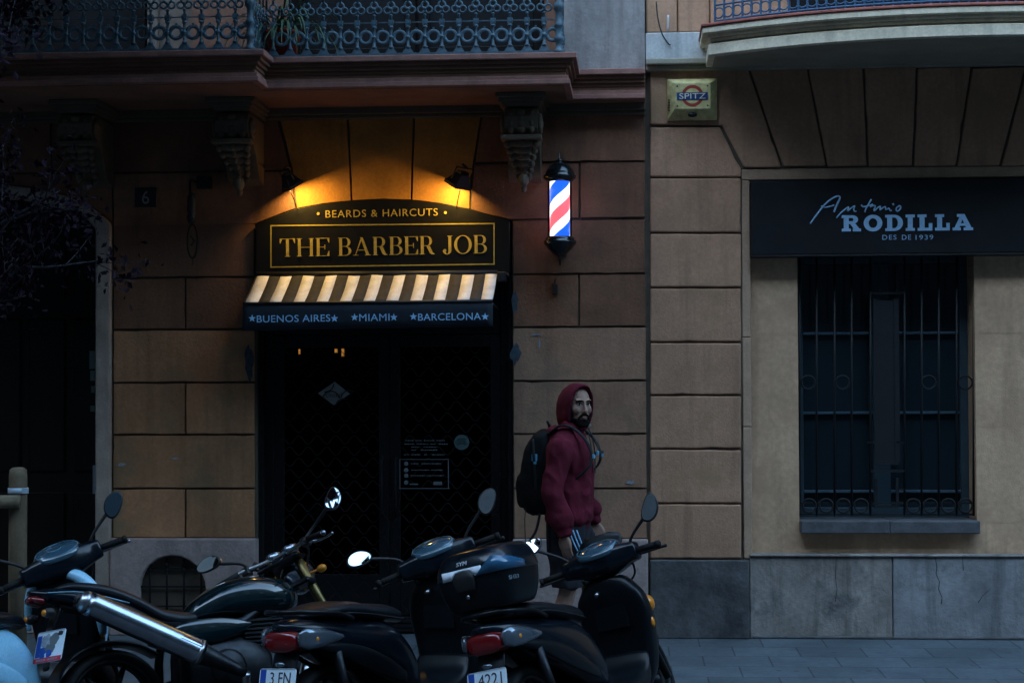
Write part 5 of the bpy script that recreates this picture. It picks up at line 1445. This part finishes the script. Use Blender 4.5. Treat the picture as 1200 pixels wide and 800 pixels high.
# silencer on the near side: cone collar, polished can, dark end cap with outlet
e0, e1 = Vector((-.77, -.225, .80)), Vector((-.16, -.275, .475))
d = (e1-e0).normalized()
def along(t): return tuple(e0+(e1-e0)*t)
b = MB().tube([along(0), along(.01), along(.06), along(.5), along(.90), along(.93)], [.050, .060, .064, .066, .064, .060], n=28, sub=2)
sl_ = b.build('silencer', 'chrome', mc)
MB().tube([along(-.06), along(-.045), along(-.02), along(.012)], [.030, .044, .055, .062], n=24).build('end_cap', 'steel', sl_)
MB().tube([along(-.085), along(-.05)], .026, n=18).build('outlet', 'black', sl_)
MB().tube([along(.895), along(.925)], .0685, n=28).build('band', 'steel', sl_)
MB().tube([along(.93), along(1.05), along(1.3)], [.058, .045, .026], n=18, sub=3).build('cone', 'engine', sl_)
b = MB().tube([(-.31, -.338, .59), (-.21, -.342, .535)], .004, n=5); b.build('red_mark', 'spitz_red', sl_)
b = MB().tube([tuple(e0+(e1-e0)*.12+Vector((0, .03, .03))), (-.70, -.12, .78)], .014, n=8); b.build('hanger', 'engine', sl_)
b = MB().tube([along(1.3), (.08, -.2, .26), (.35, -.13, .22), (.45, -.1, .40)], .026, n=12, sub=5); b.build('exhaust_pipe', 'steel', mc)
# engine and frame
b = MB().loft([(-.22, 0, .42, .13, .13, 3), (-.10, 0, .42, .17, .17, 3.2), (.12, 0, .42, .17, .17, 3.2), (.24, 0, .40, .14, .12, 3)], n=22)
for k in range(7): b.box(.10-.005, .40, -.145, .145, .52+.022*k, .529+.022*k)
b.lathe([(.001, -.2), (.075, -.2), (.095, -.185), (.10, -.15), (.10, .15), (.095, .185), (.075, .2), (.001, .2)], (-.02, 0, .42), axis='y', n=26)
b.build('engine', 'engine', mc)
b = MB()
for s in (-1, 1):
    b.tube([(.36, s*.05, .86), (.10, s*.13, .66), (-.25, s*.13, .60), (-.30, s*.13, .36)], .024, n=10, sub=4).tube([(.38, s*.05, .80), (.40, s*.12, .45), (.30, s*.13, .28)], .02, n=10, sub=3).tube([(-.28, s*.12, .36), (-.61, s*.115, .285)], [.03, .026], n=10).tube([(-.25, s*.12, .66), (-.80, s*.09, .80)], .016, n=8)
b.build('frame', 'engine', mc)
MB().tube([(-.1, .16, .28), (-.16, .34, .01)], .013).build('side_stand', 'black', mc)
b = MB()
for s in (-1, 1): b.tube([(-.05, s*.19, .32), (-.07, s*.30, .32)], .013)
b.build('footrest', 'rubber', mc)
# fork, clamps, bars, clocks, lamp
b = MB()
for s in (-1, 1): b.tube([(.385, s*.10, .98), (.72, s*.10, .30)], .026, n=14)
b.xf(mx); fk = b.build('front_fork', 'gold_fork', mc)
b = MB().box(.34, .43, -.14, .14, .945, .97).box(.38, .47, -.14, .14, .80, .83).xf(mx); b.build('triple_clamp', 'engine', fk, bevel=.01)
b = MB().loft([(.46, 0, .60, .03, .01), (.55, 0, .63, .065, .02), (.72, 0, .635, .068, .02), (.88, 0, .60, .06, .018), (.98, 0, .52, .03, .012)], n=14).xf(mx); b.build('front_mudguard', 'moto_paint', fk)
b = MB().tube([(.27, -.36, .965), (.33, -.22, 1.0), (.39, -.10, 1.01), (.39, .10, 1.01), (.33, .22, 1.0), (.27, .36, .965)], .0115, n=10, sub=6).xf(mx); hbm = b.build('handlebar', 'steel', mc)
for s in (-1, 1):
    b = MB().tube([(.325, s*.235, .995), (.275, s*.355, .967)], .017, n=12).xf(mx); b.build('grip', 'rubber', hbm)
    b = MB().ell((.268, s*.366, .964), (.014, .014, .014), n=12, m=8).xf(mx); b.build('bar_end', 'chrome', hbm)
    b = MB().tube([(.37, s*.20, 1.0), (.395, s*.25, .99), (.37, s*.32, .975), (.335, s*.385, .965)], [.010, .009, .007, .008], n=8, sub=4).xf(mx); b.build('brake_lever', 'chrome', hbm)
    b = MB().box(.33, .38, s*.20-.025, s*.20+.025, .975, 1.02).tube([(.38, s*.17, 1.0), (.42, s*.17, 1.045)], .016).xf(mx); b.build('switch_block', 'black', hbm, bevel=.006)
    mirror(hbm, (.36, s*.19, 1.01), (.40, s*.26, 1.08), (.37, s*.43, 1.15), .076, .042, (-1, (-.95 if s < 0 else -.12), (.38 if s < 0 else .12)), mx, 'leaf' if s > 0 else 'hex', roll=50 if s < 0 else 0)
    o = MB().ell((.395, s*.385, 1.147), (.012, .03, .022)).xf(mx); o.build('mirror_indicator', 'amber', hbm) if s > 0 else None
b = MB()
for s in (-1, 1): b.lathe([(.001, -.05), (.035, -.045), (.048, -.02), (.05, .01), (.046, .012), (.001, .008)], (.43, s*.055, 1.03), n=20)
b.xf(mx); ck = b.build('instrument_pod', 'chrome', hbm)
b = MB()
for s in (-1, 1): b.lathe([(.001, .010), (.044, .012), (.044, .014), (.001, .0145)], (.43, s*.055, 1.03), n=20)
b.xf(mx); b.build('dial', 'dial_glass', ck)
b = MB().lathe([(.001, -.10), (.05, -.09), (.085, -.04), (.095, .01), (.098, .03), (.09, .035), (.001, .045)], (.52, 0, .90), axis='x', n=26).xf(mx); b.build('headlamp', 'chrome', hbm)
for s in (-1, 1):
    b = MB().tube([(.40, s*.17, 1.0), (.47, s*.14, .98), (.48, s*.06, .86), (.40, s*.03, .78)], .007, n=6, sub=5).xf(mx); b.build('cable', 'black', hbm)
    b = MB().tube([(.45, s*.10, .86), (.46, s*.16, .86)], .008).ell((.465, s*.19, .86), (.025, .03, .022)).xf(mx); b.build('front_indicator', 'amber', fk)
# ================================================================ the man in the hooded top
PY = -1.25
pp = at(668, 700, PY)
man = tag(empty('person', (pp.x, PY, 0), (0, 0, R(-9))), 'man in a dark red hooded sweatshirt and dark shorts walking past the shop', 'person')
HC = Vector((.055, 0, 1.652)); HM = Matrix.Translation(HC) @ Matrix.Rotation(R(-50), 4, 'Z') @ Matrix.Rotation(R(4), 4, 'Y')
def remesh(o, vox, sm=6, fold=0, fscale=.12):
    r = o.modifiers.new('remesh', 'REMESH'); r.mode = 'VOXEL'; r.voxel_size = vox; r.use_smooth_shade = True
    if sm: q = o.modifiers.new('smooth', 'SMOOTH'); q.iterations = sm; q.factor = .5
    if fold:
        t = bpy.data.textures.new('folds', 'CLOUDS'); t.noise_scale = fscale; t.noise_depth = 2
        d = o.modifiers.new('folds', 'DISPLACE'); d.texture = t; d.strength = fold; d.mid_level = .5
    return o
def bake(o, amp, sx, sz, amp2=0):
    """freeze the modifiers, then press long hanging folds into the cloth"""
    dg = bpy.context.evaluated_depsgraph_get(); dg.update()
    me = bpy.data.meshes.new_from_object(o.evaluated_get(dg)); old = o.data; o.modifiers.clear(); o.data = me; bpy.data.meshes.remove(old)
    nr = [v.normal.copy() for v in me.vertices]
    for v, n_ in zip(me.vertices, nr):
        c = v.co
        w_ = noise.noise(Vector((c.x*3, c.y*3, c.z*2)))*.5
        f = noise.noise(Vector((c.x*sx+w_, c.y*sx, c.z*sz+c.x*2.0)))
        g_ = 1-abs(noise.noise(Vector((c.x*sx*.7+5+c.z*2.5, c.y*sx*.7, c.z*sz*1.8))))*2.2
        v.co = c+n_*(amp*f+amp*.8*max(0, g_)*.8+amp2*noise.noise(c*40))
    for p in me.polygons: p.use_smooth = True
    return o
def limb(b, pts, rs, n=14, sub=4): return b.tube(pts, rs, n=n, sub=sub)
def hand(b, wrist, dirv, side, palm_n):
    d = Vector(dirv).normalized(); n = Vector(palm_n); n = (n-d*n.dot(d)).normalized(); s_ = d.cross(n)*side     # s_ towards the thumb
    w_ = Vector(wrist)
    for k, off in enumerate((.030, .010, -.010, -.030)): b.tube([tuple(w_), tuple(w_+d*.04+s_*off*.75), tuple(w_+d*.085+s_*off)], [.017, .0165, .0115], n=10, sub=3)
    for off, L in ((.030, .070), (.010, .078), (-.010, .072), (-.029, .056)):
        p = w_+d*.082+s_*off; pts = [p]; ang = .18; dd = d
        for k, f in enumerate((.45, .32, .23)):
            ang_ = (.22, .38, .35)[k]; dd = (dd*math.cos(ang_)+n*math.sin(ang_)).normalized(); p = p+dd*L*f*1.05; pts.append(p)
        b.tube([tuple(q) for q in pts], [.0092, .0088, .0080, .0066], n=8, sub=3)
    p = w_+d*.025+s_*.024
    b.tube([tuple(w_+d*.01+s_*.008), tuple(p+s_*.012+n*.008), tuple(p+d*.032+s_*.026+n*.018), tuple(p+d*.062+s_*.026+n*.026)], [.014, .0125, .010, .0075], n=9, sub=3)
SHR, ELR, WRR = (-.015, -.205, 1.42), (-.055, -.265, 1.13), (.02, -.262, .845)
SHL, ELL, WRL = (-.01, .205, 1.42), (-.01, .265, 1.13), (.13, .235, .885)
b = MB()
limb(b, [(0, -.09, .95), (-.01, -.095, .72), (.005, -.09, .50), (-.055, -.09, .30), (-.10, -.09, .09)], [.09, .078, .056, .056, .036])
limb(b, [(0, .09, .95), (.06, .095, .72), (.115, .09, .50), (.085, .09, .30), (.06, .09, .085)], [.09, .078, .056, .056, .036])
for ax_, sy, hz in ((-.10, -.09, .03), (.06, .09, .0)):
    b.tube([(ax_-.045, sy, .04+hz*.7), (ax_+.02, sy, .055+hz*.5), (ax_+.10, sy*1.1, .035), (ax_+.17, sy*1.15, .026)], [.036, .044, .036, .022], n=10, sub=3)
b.loft([(.86, 0, 0, .10, .15, 2.2), (.98, 0, 0, .105, .15, 2.2), (1.1, .0, 0, .095, .14, 2.2), (1.28, .0, 0, .11, .16, 2.3), (1.40, -.01, 0, .10, .17, 2.3), (1.47, 0, 0, .07, .11, 2.1), (1.50, .01, 0, .058, .065, 2)], axis='z', n=26)
limb(b, [(.0, 0, 1.46), (.02, 0, 1.53), (.04, 0, 1.60)], [.060, .056, .056])
for s_, e_, w_ in ((SHR, ELR, WRR), (SHL, ELL, WRL)): limb(b, [s_, tuple((Vector(s_)+Vector(e_))/2), e_, tuple((Vector(e_)+Vector(w_))/2), w_], [.052, .046, .038, .036, .026])
hand(b, WRR, (.10, .03, -1), -1, (.3, 1, 0)); hand(b, WRL, (.30, -.05, -1), 1, (.2, -1, 0))
h = MB()
h.ell((-.008, 0, .025), (.098, .076, .103), n=24, m=16); h.ell((.035, 0, -.065), (.060, .057, .062), n=20, m=14); h.ell((.075, 0, -.108), (.024, .03, .021))
h.ell((.03, 0, -.02), (.062, .064, .085), n=20, m=14)
for s in (-1, 1):
    h.ell((.058, s*.040, -.024), (.032, .028, .034)); h.ell((.070, s*.032, -.006), (.016, .022, .012)); h.ell((.077, s*.031, .036), (.018, .026, .0085)); h.ell((-.005, s*.078, -.005), (.022, .010, .032)); h.ell((.098, s*.0115, -.037), (.011, .009, .009))
h.tube([(.086, 0, .032), (.092, 0, .014), (.102, 0, -.010), (.111, 0, -.030), (.102, 0, -.042)], [.010, .0095, .0105, .0125, .010], n=10, sub=3)
h.ell((.083, 0, -.068), (.016, .028, .022)); h.ell((.096, 0, -.063), (.008, .022, .006)); h.ell((.095, 0, -.076), (.009, .019, .0065))
h.xf(HM); b.add(h.v, h.f, 0, True)
remesh(b.build('body', 'skin', man), .0052, 3)
# face: eyes, lids, brows, beard, hairline
b = MB()
for s in (-1, 1): b.ell((.0765, s*.0315, .010), (.0125, .0150, .0095), n=14, m=10)
b.xf(HM); b.build('eye', 'eye_white', man)
b = MB()
for s in (-1, 1): b.ell((.0865, s*.0315+.0035*-1*0-.002, .0105), (.0045, .0058, .0062), n=12, m=8)
b.xf(HM); b.build('iris', 'eye_dark', man)
b = MB()
for s in (-1, 1):
    b.tube([(.097, s*.011, .0285), (.097, s*.026, .0345), (.090, s*.042, .033), (.076, s*.054, .025)], [.0035, .0055, .005, .0025], n=8, sub=3)
    b.tube([(.084, s*.017, .0095), (.0895, s*.030, .0185), (.080, s*.0455, .011)], [.0016, .0022, .0016], n=6, sub=4)
b.xf(HM); b.build('eyebrow', 'hair', man)
b = MB(); b.ell((.093, 0, -.0705), (.011, .020, .0075), n=14, m=8); b.xf(HM); b.build('lips', 'lip', man)
b = MB()
b.loft([(-.136, .072, 0, .014, .016, 2), (-.126, .070, 0, .034, .040, 2), (-.108, .050, 0, .053, .053, 2), (-.090, .036, 0, .064, .0605, 2), (-.078, .026, 0, .058, .0615, 2)], axis='z', n=24)
for s in (-1, 1):
    b.tube([(.101, s*.004, -.0525), (.100, s*.016, -.0555), (.089, s*.029, -.066), (.078, s*.036, -.083)], [.0065, .0075, .006, .006], n=8, sub=3)
    b.tube([(.012, s*.070, .005), (.018, s*.068, -.03), (.028, s*.060, -.07), (.045, s*.052, -.095)], [.010, .014, .019, .02], n=8, sub=3)
b.ell((.099, 0, -.088), (.008, .010, .007), n=10, m=6)
b.xf(HM); b.build('beard', 'hair', man)
b = MB().ell((-.022, 0, .040), (.098, .078, .096), n=24, m=16); b.v = [v for v in b.v]
b.xf(HM); b.build('hair', 'hair', man)
# sweatshirt: trunk, sleeves, ribbed cuffs and hem as one cloth, hood over the head
b = MB()
b.loft([(.872, .0, 0, .118, .168, 2.3), (.90, .0, 0, .125, .176, 2.3), (.935, .0, 0, .150, .198, 2.3), (1.05, .008, 0, .142, .190, 2.3), (1.20, .008, 0, .138, .192, 2.3), (1.33, .0, 0, .138, .205, 2.4), (1.42, -.008, 0, .118, .20, 2.3), (1.475, -.005, 0, .09, .145, 2.2), (1.515, .01, 0, .076, .085, 2), (1.545, .015, 0, .07, .07, 2)], axis='z', n=30)
def sleeve(s_, e_, w_):
    S_, E_, W_ = Vector(s_), Vector(e_), Vector(w_); d = (W_-E_).normalized()
    limb(b, [tuple(S_*.93+Vector((0, 0, .10))), tuple(S_+Vector((0, 0, -.04))), tuple(S_.lerp(E_, .55)), tuple(E_), tuple(E_.lerp(W_, .45)), tuple(W_-d*.085), tuple(W_-d*.05), tuple(W_-d*.045), tuple(W_+d*.005)], [.066, .082, .074, .070, .067, .066, .055, .043, .040], n=18)
sleeve(SHR, ELR, WRR); sleeve(SHL, ELL, WRL)
b.ell((.105, 0, .985), (.045, .11, .06)); b.ell((-.085, 0, 1.46), (.07, .12, .07))
ht = bake(remesh(b.build('sweatshirt', 'hoodie', man), .008, 5, .03, .2), .016, 15, 4.5, .0015)
# hood: open shell around the face, peaked at the back and draped on the shoulders
def hoodring(x, w_, zt_, zb_, sq=2.2, n=30, dx=0.0):
    out_ = []
    for i in range(n):
        a = 2*math.pi*i/n; ca, sa = math.cos(a), math.sin(a)
        zc_, hz_ = (zt_+zb_)/2, (zt_-zb_)/2
        out_.append((x+dx*(sa), w_*math.copysign(abs(ca)**(2/sq), ca), zc_+hz_*math.copysign(abs(sa)**(2/2.1), sa)))
    return out_
rs = [hoodring(.030, .066, .112, -.145, dx=.022), hoodring(.050, .079, .128, -.165, dx=.024), hoodring(.054, .089, .136, -.175, dx=.024), hoodring(.040, .094, .140, -.185, dx=.020), hoodring(.0, .099, .144, -.20), hoodring(-.05, .100, .138, -.215, dx=-.01), hoodring(-.10, .094, .112, -.225, dx=-.035), hoodring(-.135, .078, .070, -.225, dx=-.05), hoodring(-.155, .062, .035, -.215, dx=-.05), hoodring(-.165, .03, -.03, -.19, dx=-.03)]
b = MB().rings(rs, cap=False)
n_ = 30; b.add([rs[-1][i] for i in range(n_)], [tuple(range(n_))], 0, True)
b.xf(HM); o = b.build('hood', 'hoodie', man, subsurf=1)
t = o.modifiers.new('t', 'SOLIDIFY'); t.thickness = .006; t.offset = -1
tx = bpy.data.textures.new('folds', 'CLOUDS'); tx.noise_scale = .07; d_ = o.modifiers.new('folds', 'DISPLACE'); d_.texture = tx; d_.strength = .016
b = MB().tube([rs[1][i] for i in range(n_)]+[rs[1][0]], .0042, n=6).xf(HM); b.build('hood_hem', 'hoodie_dark', man)
b = MB()
for s in (-1, 1):
    b.tube([(.135, s*.045, 1.46), (.150, s*.05, 1.40), (.155, s*.055, 1.32), (.158, s*.05+(.02 if s < 0 else 0), 1.22)], .0042, n=6, sub=5)
b.tube([(.12, .03, 1.50), (.175, .02, 1.40), (.205, .0, 1.30)], .0042, n=6, sub=4)
b.build('drawstring', 'black', man)
# shorts
b = MB()
b.loft([(.80, 0, 0, .12, .165, 2.3), (.90, 0, 0, .122, .17, 2.3), (.99, 0, 0, .118, .165, 2.3)], axis='z', n=26)
limb(b, [(0, -.085, .92), (-.005, -.10, .75), (.0, -.102, .60), (.002, -.10, .505)], [.105, .102, .095, .094], n=18)
limb(b, [(0, .085, .92), (.05, .10, .75), (.092, .102, .60), (.108, .10, .515)], [.105, .102, .095, .092], n=18)
sh = bake(remesh(b.build('shorts', 'shorts', man), .009, 4), .014, 14, 4, .001)
b = MB()
for k in range(3):
    b.tube([(.035+.022*k, -.198+.010*k, .87), (.06+.022*k, -.192+.012*k, .80), (.085+.02*k, -.178+.014*k, .74)], .0048, n=6, sub=4)
b.build('stripe', 'letter_blue', sh)
b = MB()
for ax_, sy, hz in ((-.10, -.09, .03), (.06, .09, .0)):
    b.tube([(ax_-.055, sy, .045+hz), (ax_+.0, sy, .06+hz*.7), (ax_+.10, sy*1.1, .045), (ax_+.175, sy*1.15, .032)], [.042, .052, .045, .028], n=14, sub=4)
    b.loft([(ax_-.09, sy, .012+hz, .028, .012, 3), (ax_, sy, .012+hz*.4, .042, .014, 3), (ax_+.1, sy*1.1, .014, .048, .014, 3), (ax_+.2, sy*1.15, .016, .03, .012, 3)], n=14)
b.build('shoe', 'shoe', man)

# backpack: its own thing, worn on both shoulders
bk = tag(empty('backpack', man.matrix_basis @ Vector((-.175, 0, 1.0)), (0, 0, R(-9))), 'black backpack with pale blue buckles on the back of the man in red', 'backpack')
O_ = Vector((-.2, 0, 1.0))
def lb(m, name, mt, par=None, **k): m.v = [tuple(Vector(v)-O_) for v in m.v]; return m.build(name, mt, par or bk, **k)
b = MB().loft([(.955, -.205, 0, .055, .10, 2.6), (.985, -.215, 0, .095, .145, 2.8), (1.10, -.225, 0, .115, .158, 3), (1.25, -.222, 0, .112, .158, 3), (1.38, -.205, 0, .095, .15, 2.8), (1.46, -.185, 0, .072, .125, 2.6), (1.50, -.17, 0, .035, .07, 2.3)], axis='z', n=30)
b.loft([(1.0, -.295, 0, .04, .11, 2.8), (1.06, -.312, 0, .045, .125, 3), (1.18, -.312, 0, .043, .125, 3), (1.24, -.295, 0, .03, .10, 2.6)], axis='z', n=24)
o = lb(b, 'bag', 'pack'); tx = bpy.data.textures.new('folds', 'CLOUDS'); tx.noise_scale = .08; d_ = o.modifiers.new('s', 'SUBSURF'); d_.levels = d_.render_levels = 1; d_ = o.modifiers.new('folds', 'DISPLACE'); d_.texture = tx; d_.strength = .02
def ribbon(pts, w_, t, wd):
    b = MB(); rows = catmull([tuple(p) for p in pts], 5); W_ = Vector(wd)
    v = []; f = []
    P_ = [Vector(p) for p in rows]
    for i, p in enumerate(P_):
        tg_ = (P_[min(i+1, len(P_)-1)]-P_[max(0, i-1)]).normalized(); n_ = tg_.cross(W_).normalized(); w2 = n_.cross(tg_).normalized()
        v += [tuple(p-w2*w_-n_*t), tuple(p+w2*w_-n_*t), tuple(p+w2*w_+n_*t), tuple(p-w2*w_+n_*t)]
    for i in range(len(P_)-1):
        for k in range(4): f.append((4*i+k, 4*i+(k+1) % 4, 4*i+4+(k+1) % 4, 4*i+4+k))
    f += [(0, 1, 2, 3), tuple(4*(len(P_)-1)+k for k in (3, 2, 1, 0))]
    return b.add(v, f, 0, True)
for s in (-1, 1):
    st_ = lb(ribbon([(-.14, s*.10, 1.47), (-.05, s*.125, 1.525), (.04, s*.135, 1.50), (.118, s*.145, 1.42), (.150, s*.152, 1.33), (.128, s*.165, 1.26), (.05, s*.15, 1.19)], .021, .006, (0, 1, 0)), 'shoulder_strap', 'pack_strap')
    b = MB().box(.150, .168, s*.15-.016, s*.15+.016, 1.318, 1.345); lb(b, 'buckle', 'buckle', st_, bevel=.004)
b = ribbon([(.168, -.15, 1.35), (.176, -.05, 1.352), (.176, .05, 1.352), (.168, .15, 1.35)], .010, .002, (0, 0, 1)); lb(b, 'chest_strap', 'pack_strap')
b = MB().box(.172, .186, -.125, -.095, 1.338, 1.366); lb(b, 'buckle', 'buckle', bevel=.003)
b = MB().box(-.235, -.20, -.170, -.158, 1.30, 1.345).box(-.225, -.205, -.172, -.16, 1.28, 1.30); lb(b, 'buckle', 'buckle', bevel=.003)
b = ribbon([(-.23, -.162, 1.44), (-.22, -.170, 1.32), (-.215, -.165, 1.2), (-.21, -.15, 1.05)], .009, .002, (1, 0, 0)); lb(b, 'side_webbing', 'pack_strap')
b = ribbon([(-.14, -.13, .985), (-.135, -.15, .85), (-.13, -.15, .70)], .012, .002, (1, 0, 0)); lb(b, 'hanging_strap', 'pack_strap')
b = ribbon([(-.19, -.13, .97), (-.22, -.14, .85), (-.30, -.14, .74)], .008, .002, (1, 0, 0)); lb(b, 'hanging_strap', 'pack_strap')
b = MB().tube([(-.28, -.13, 1.02), (-.29, -.13, .92), (-.285, -.13, .78)], .003, n=5, sub=3); lb(b, 'pull_cord', 'pack_strap')
b = MB().tube([(-.15, 0, 1.50), (-.17, .03, 1.54), (-.16, -.03, 1.545), (-.14, 0, 1.50)], .008, n=6, sub=4); lb(b, 'top_handle', 'pack_strap')
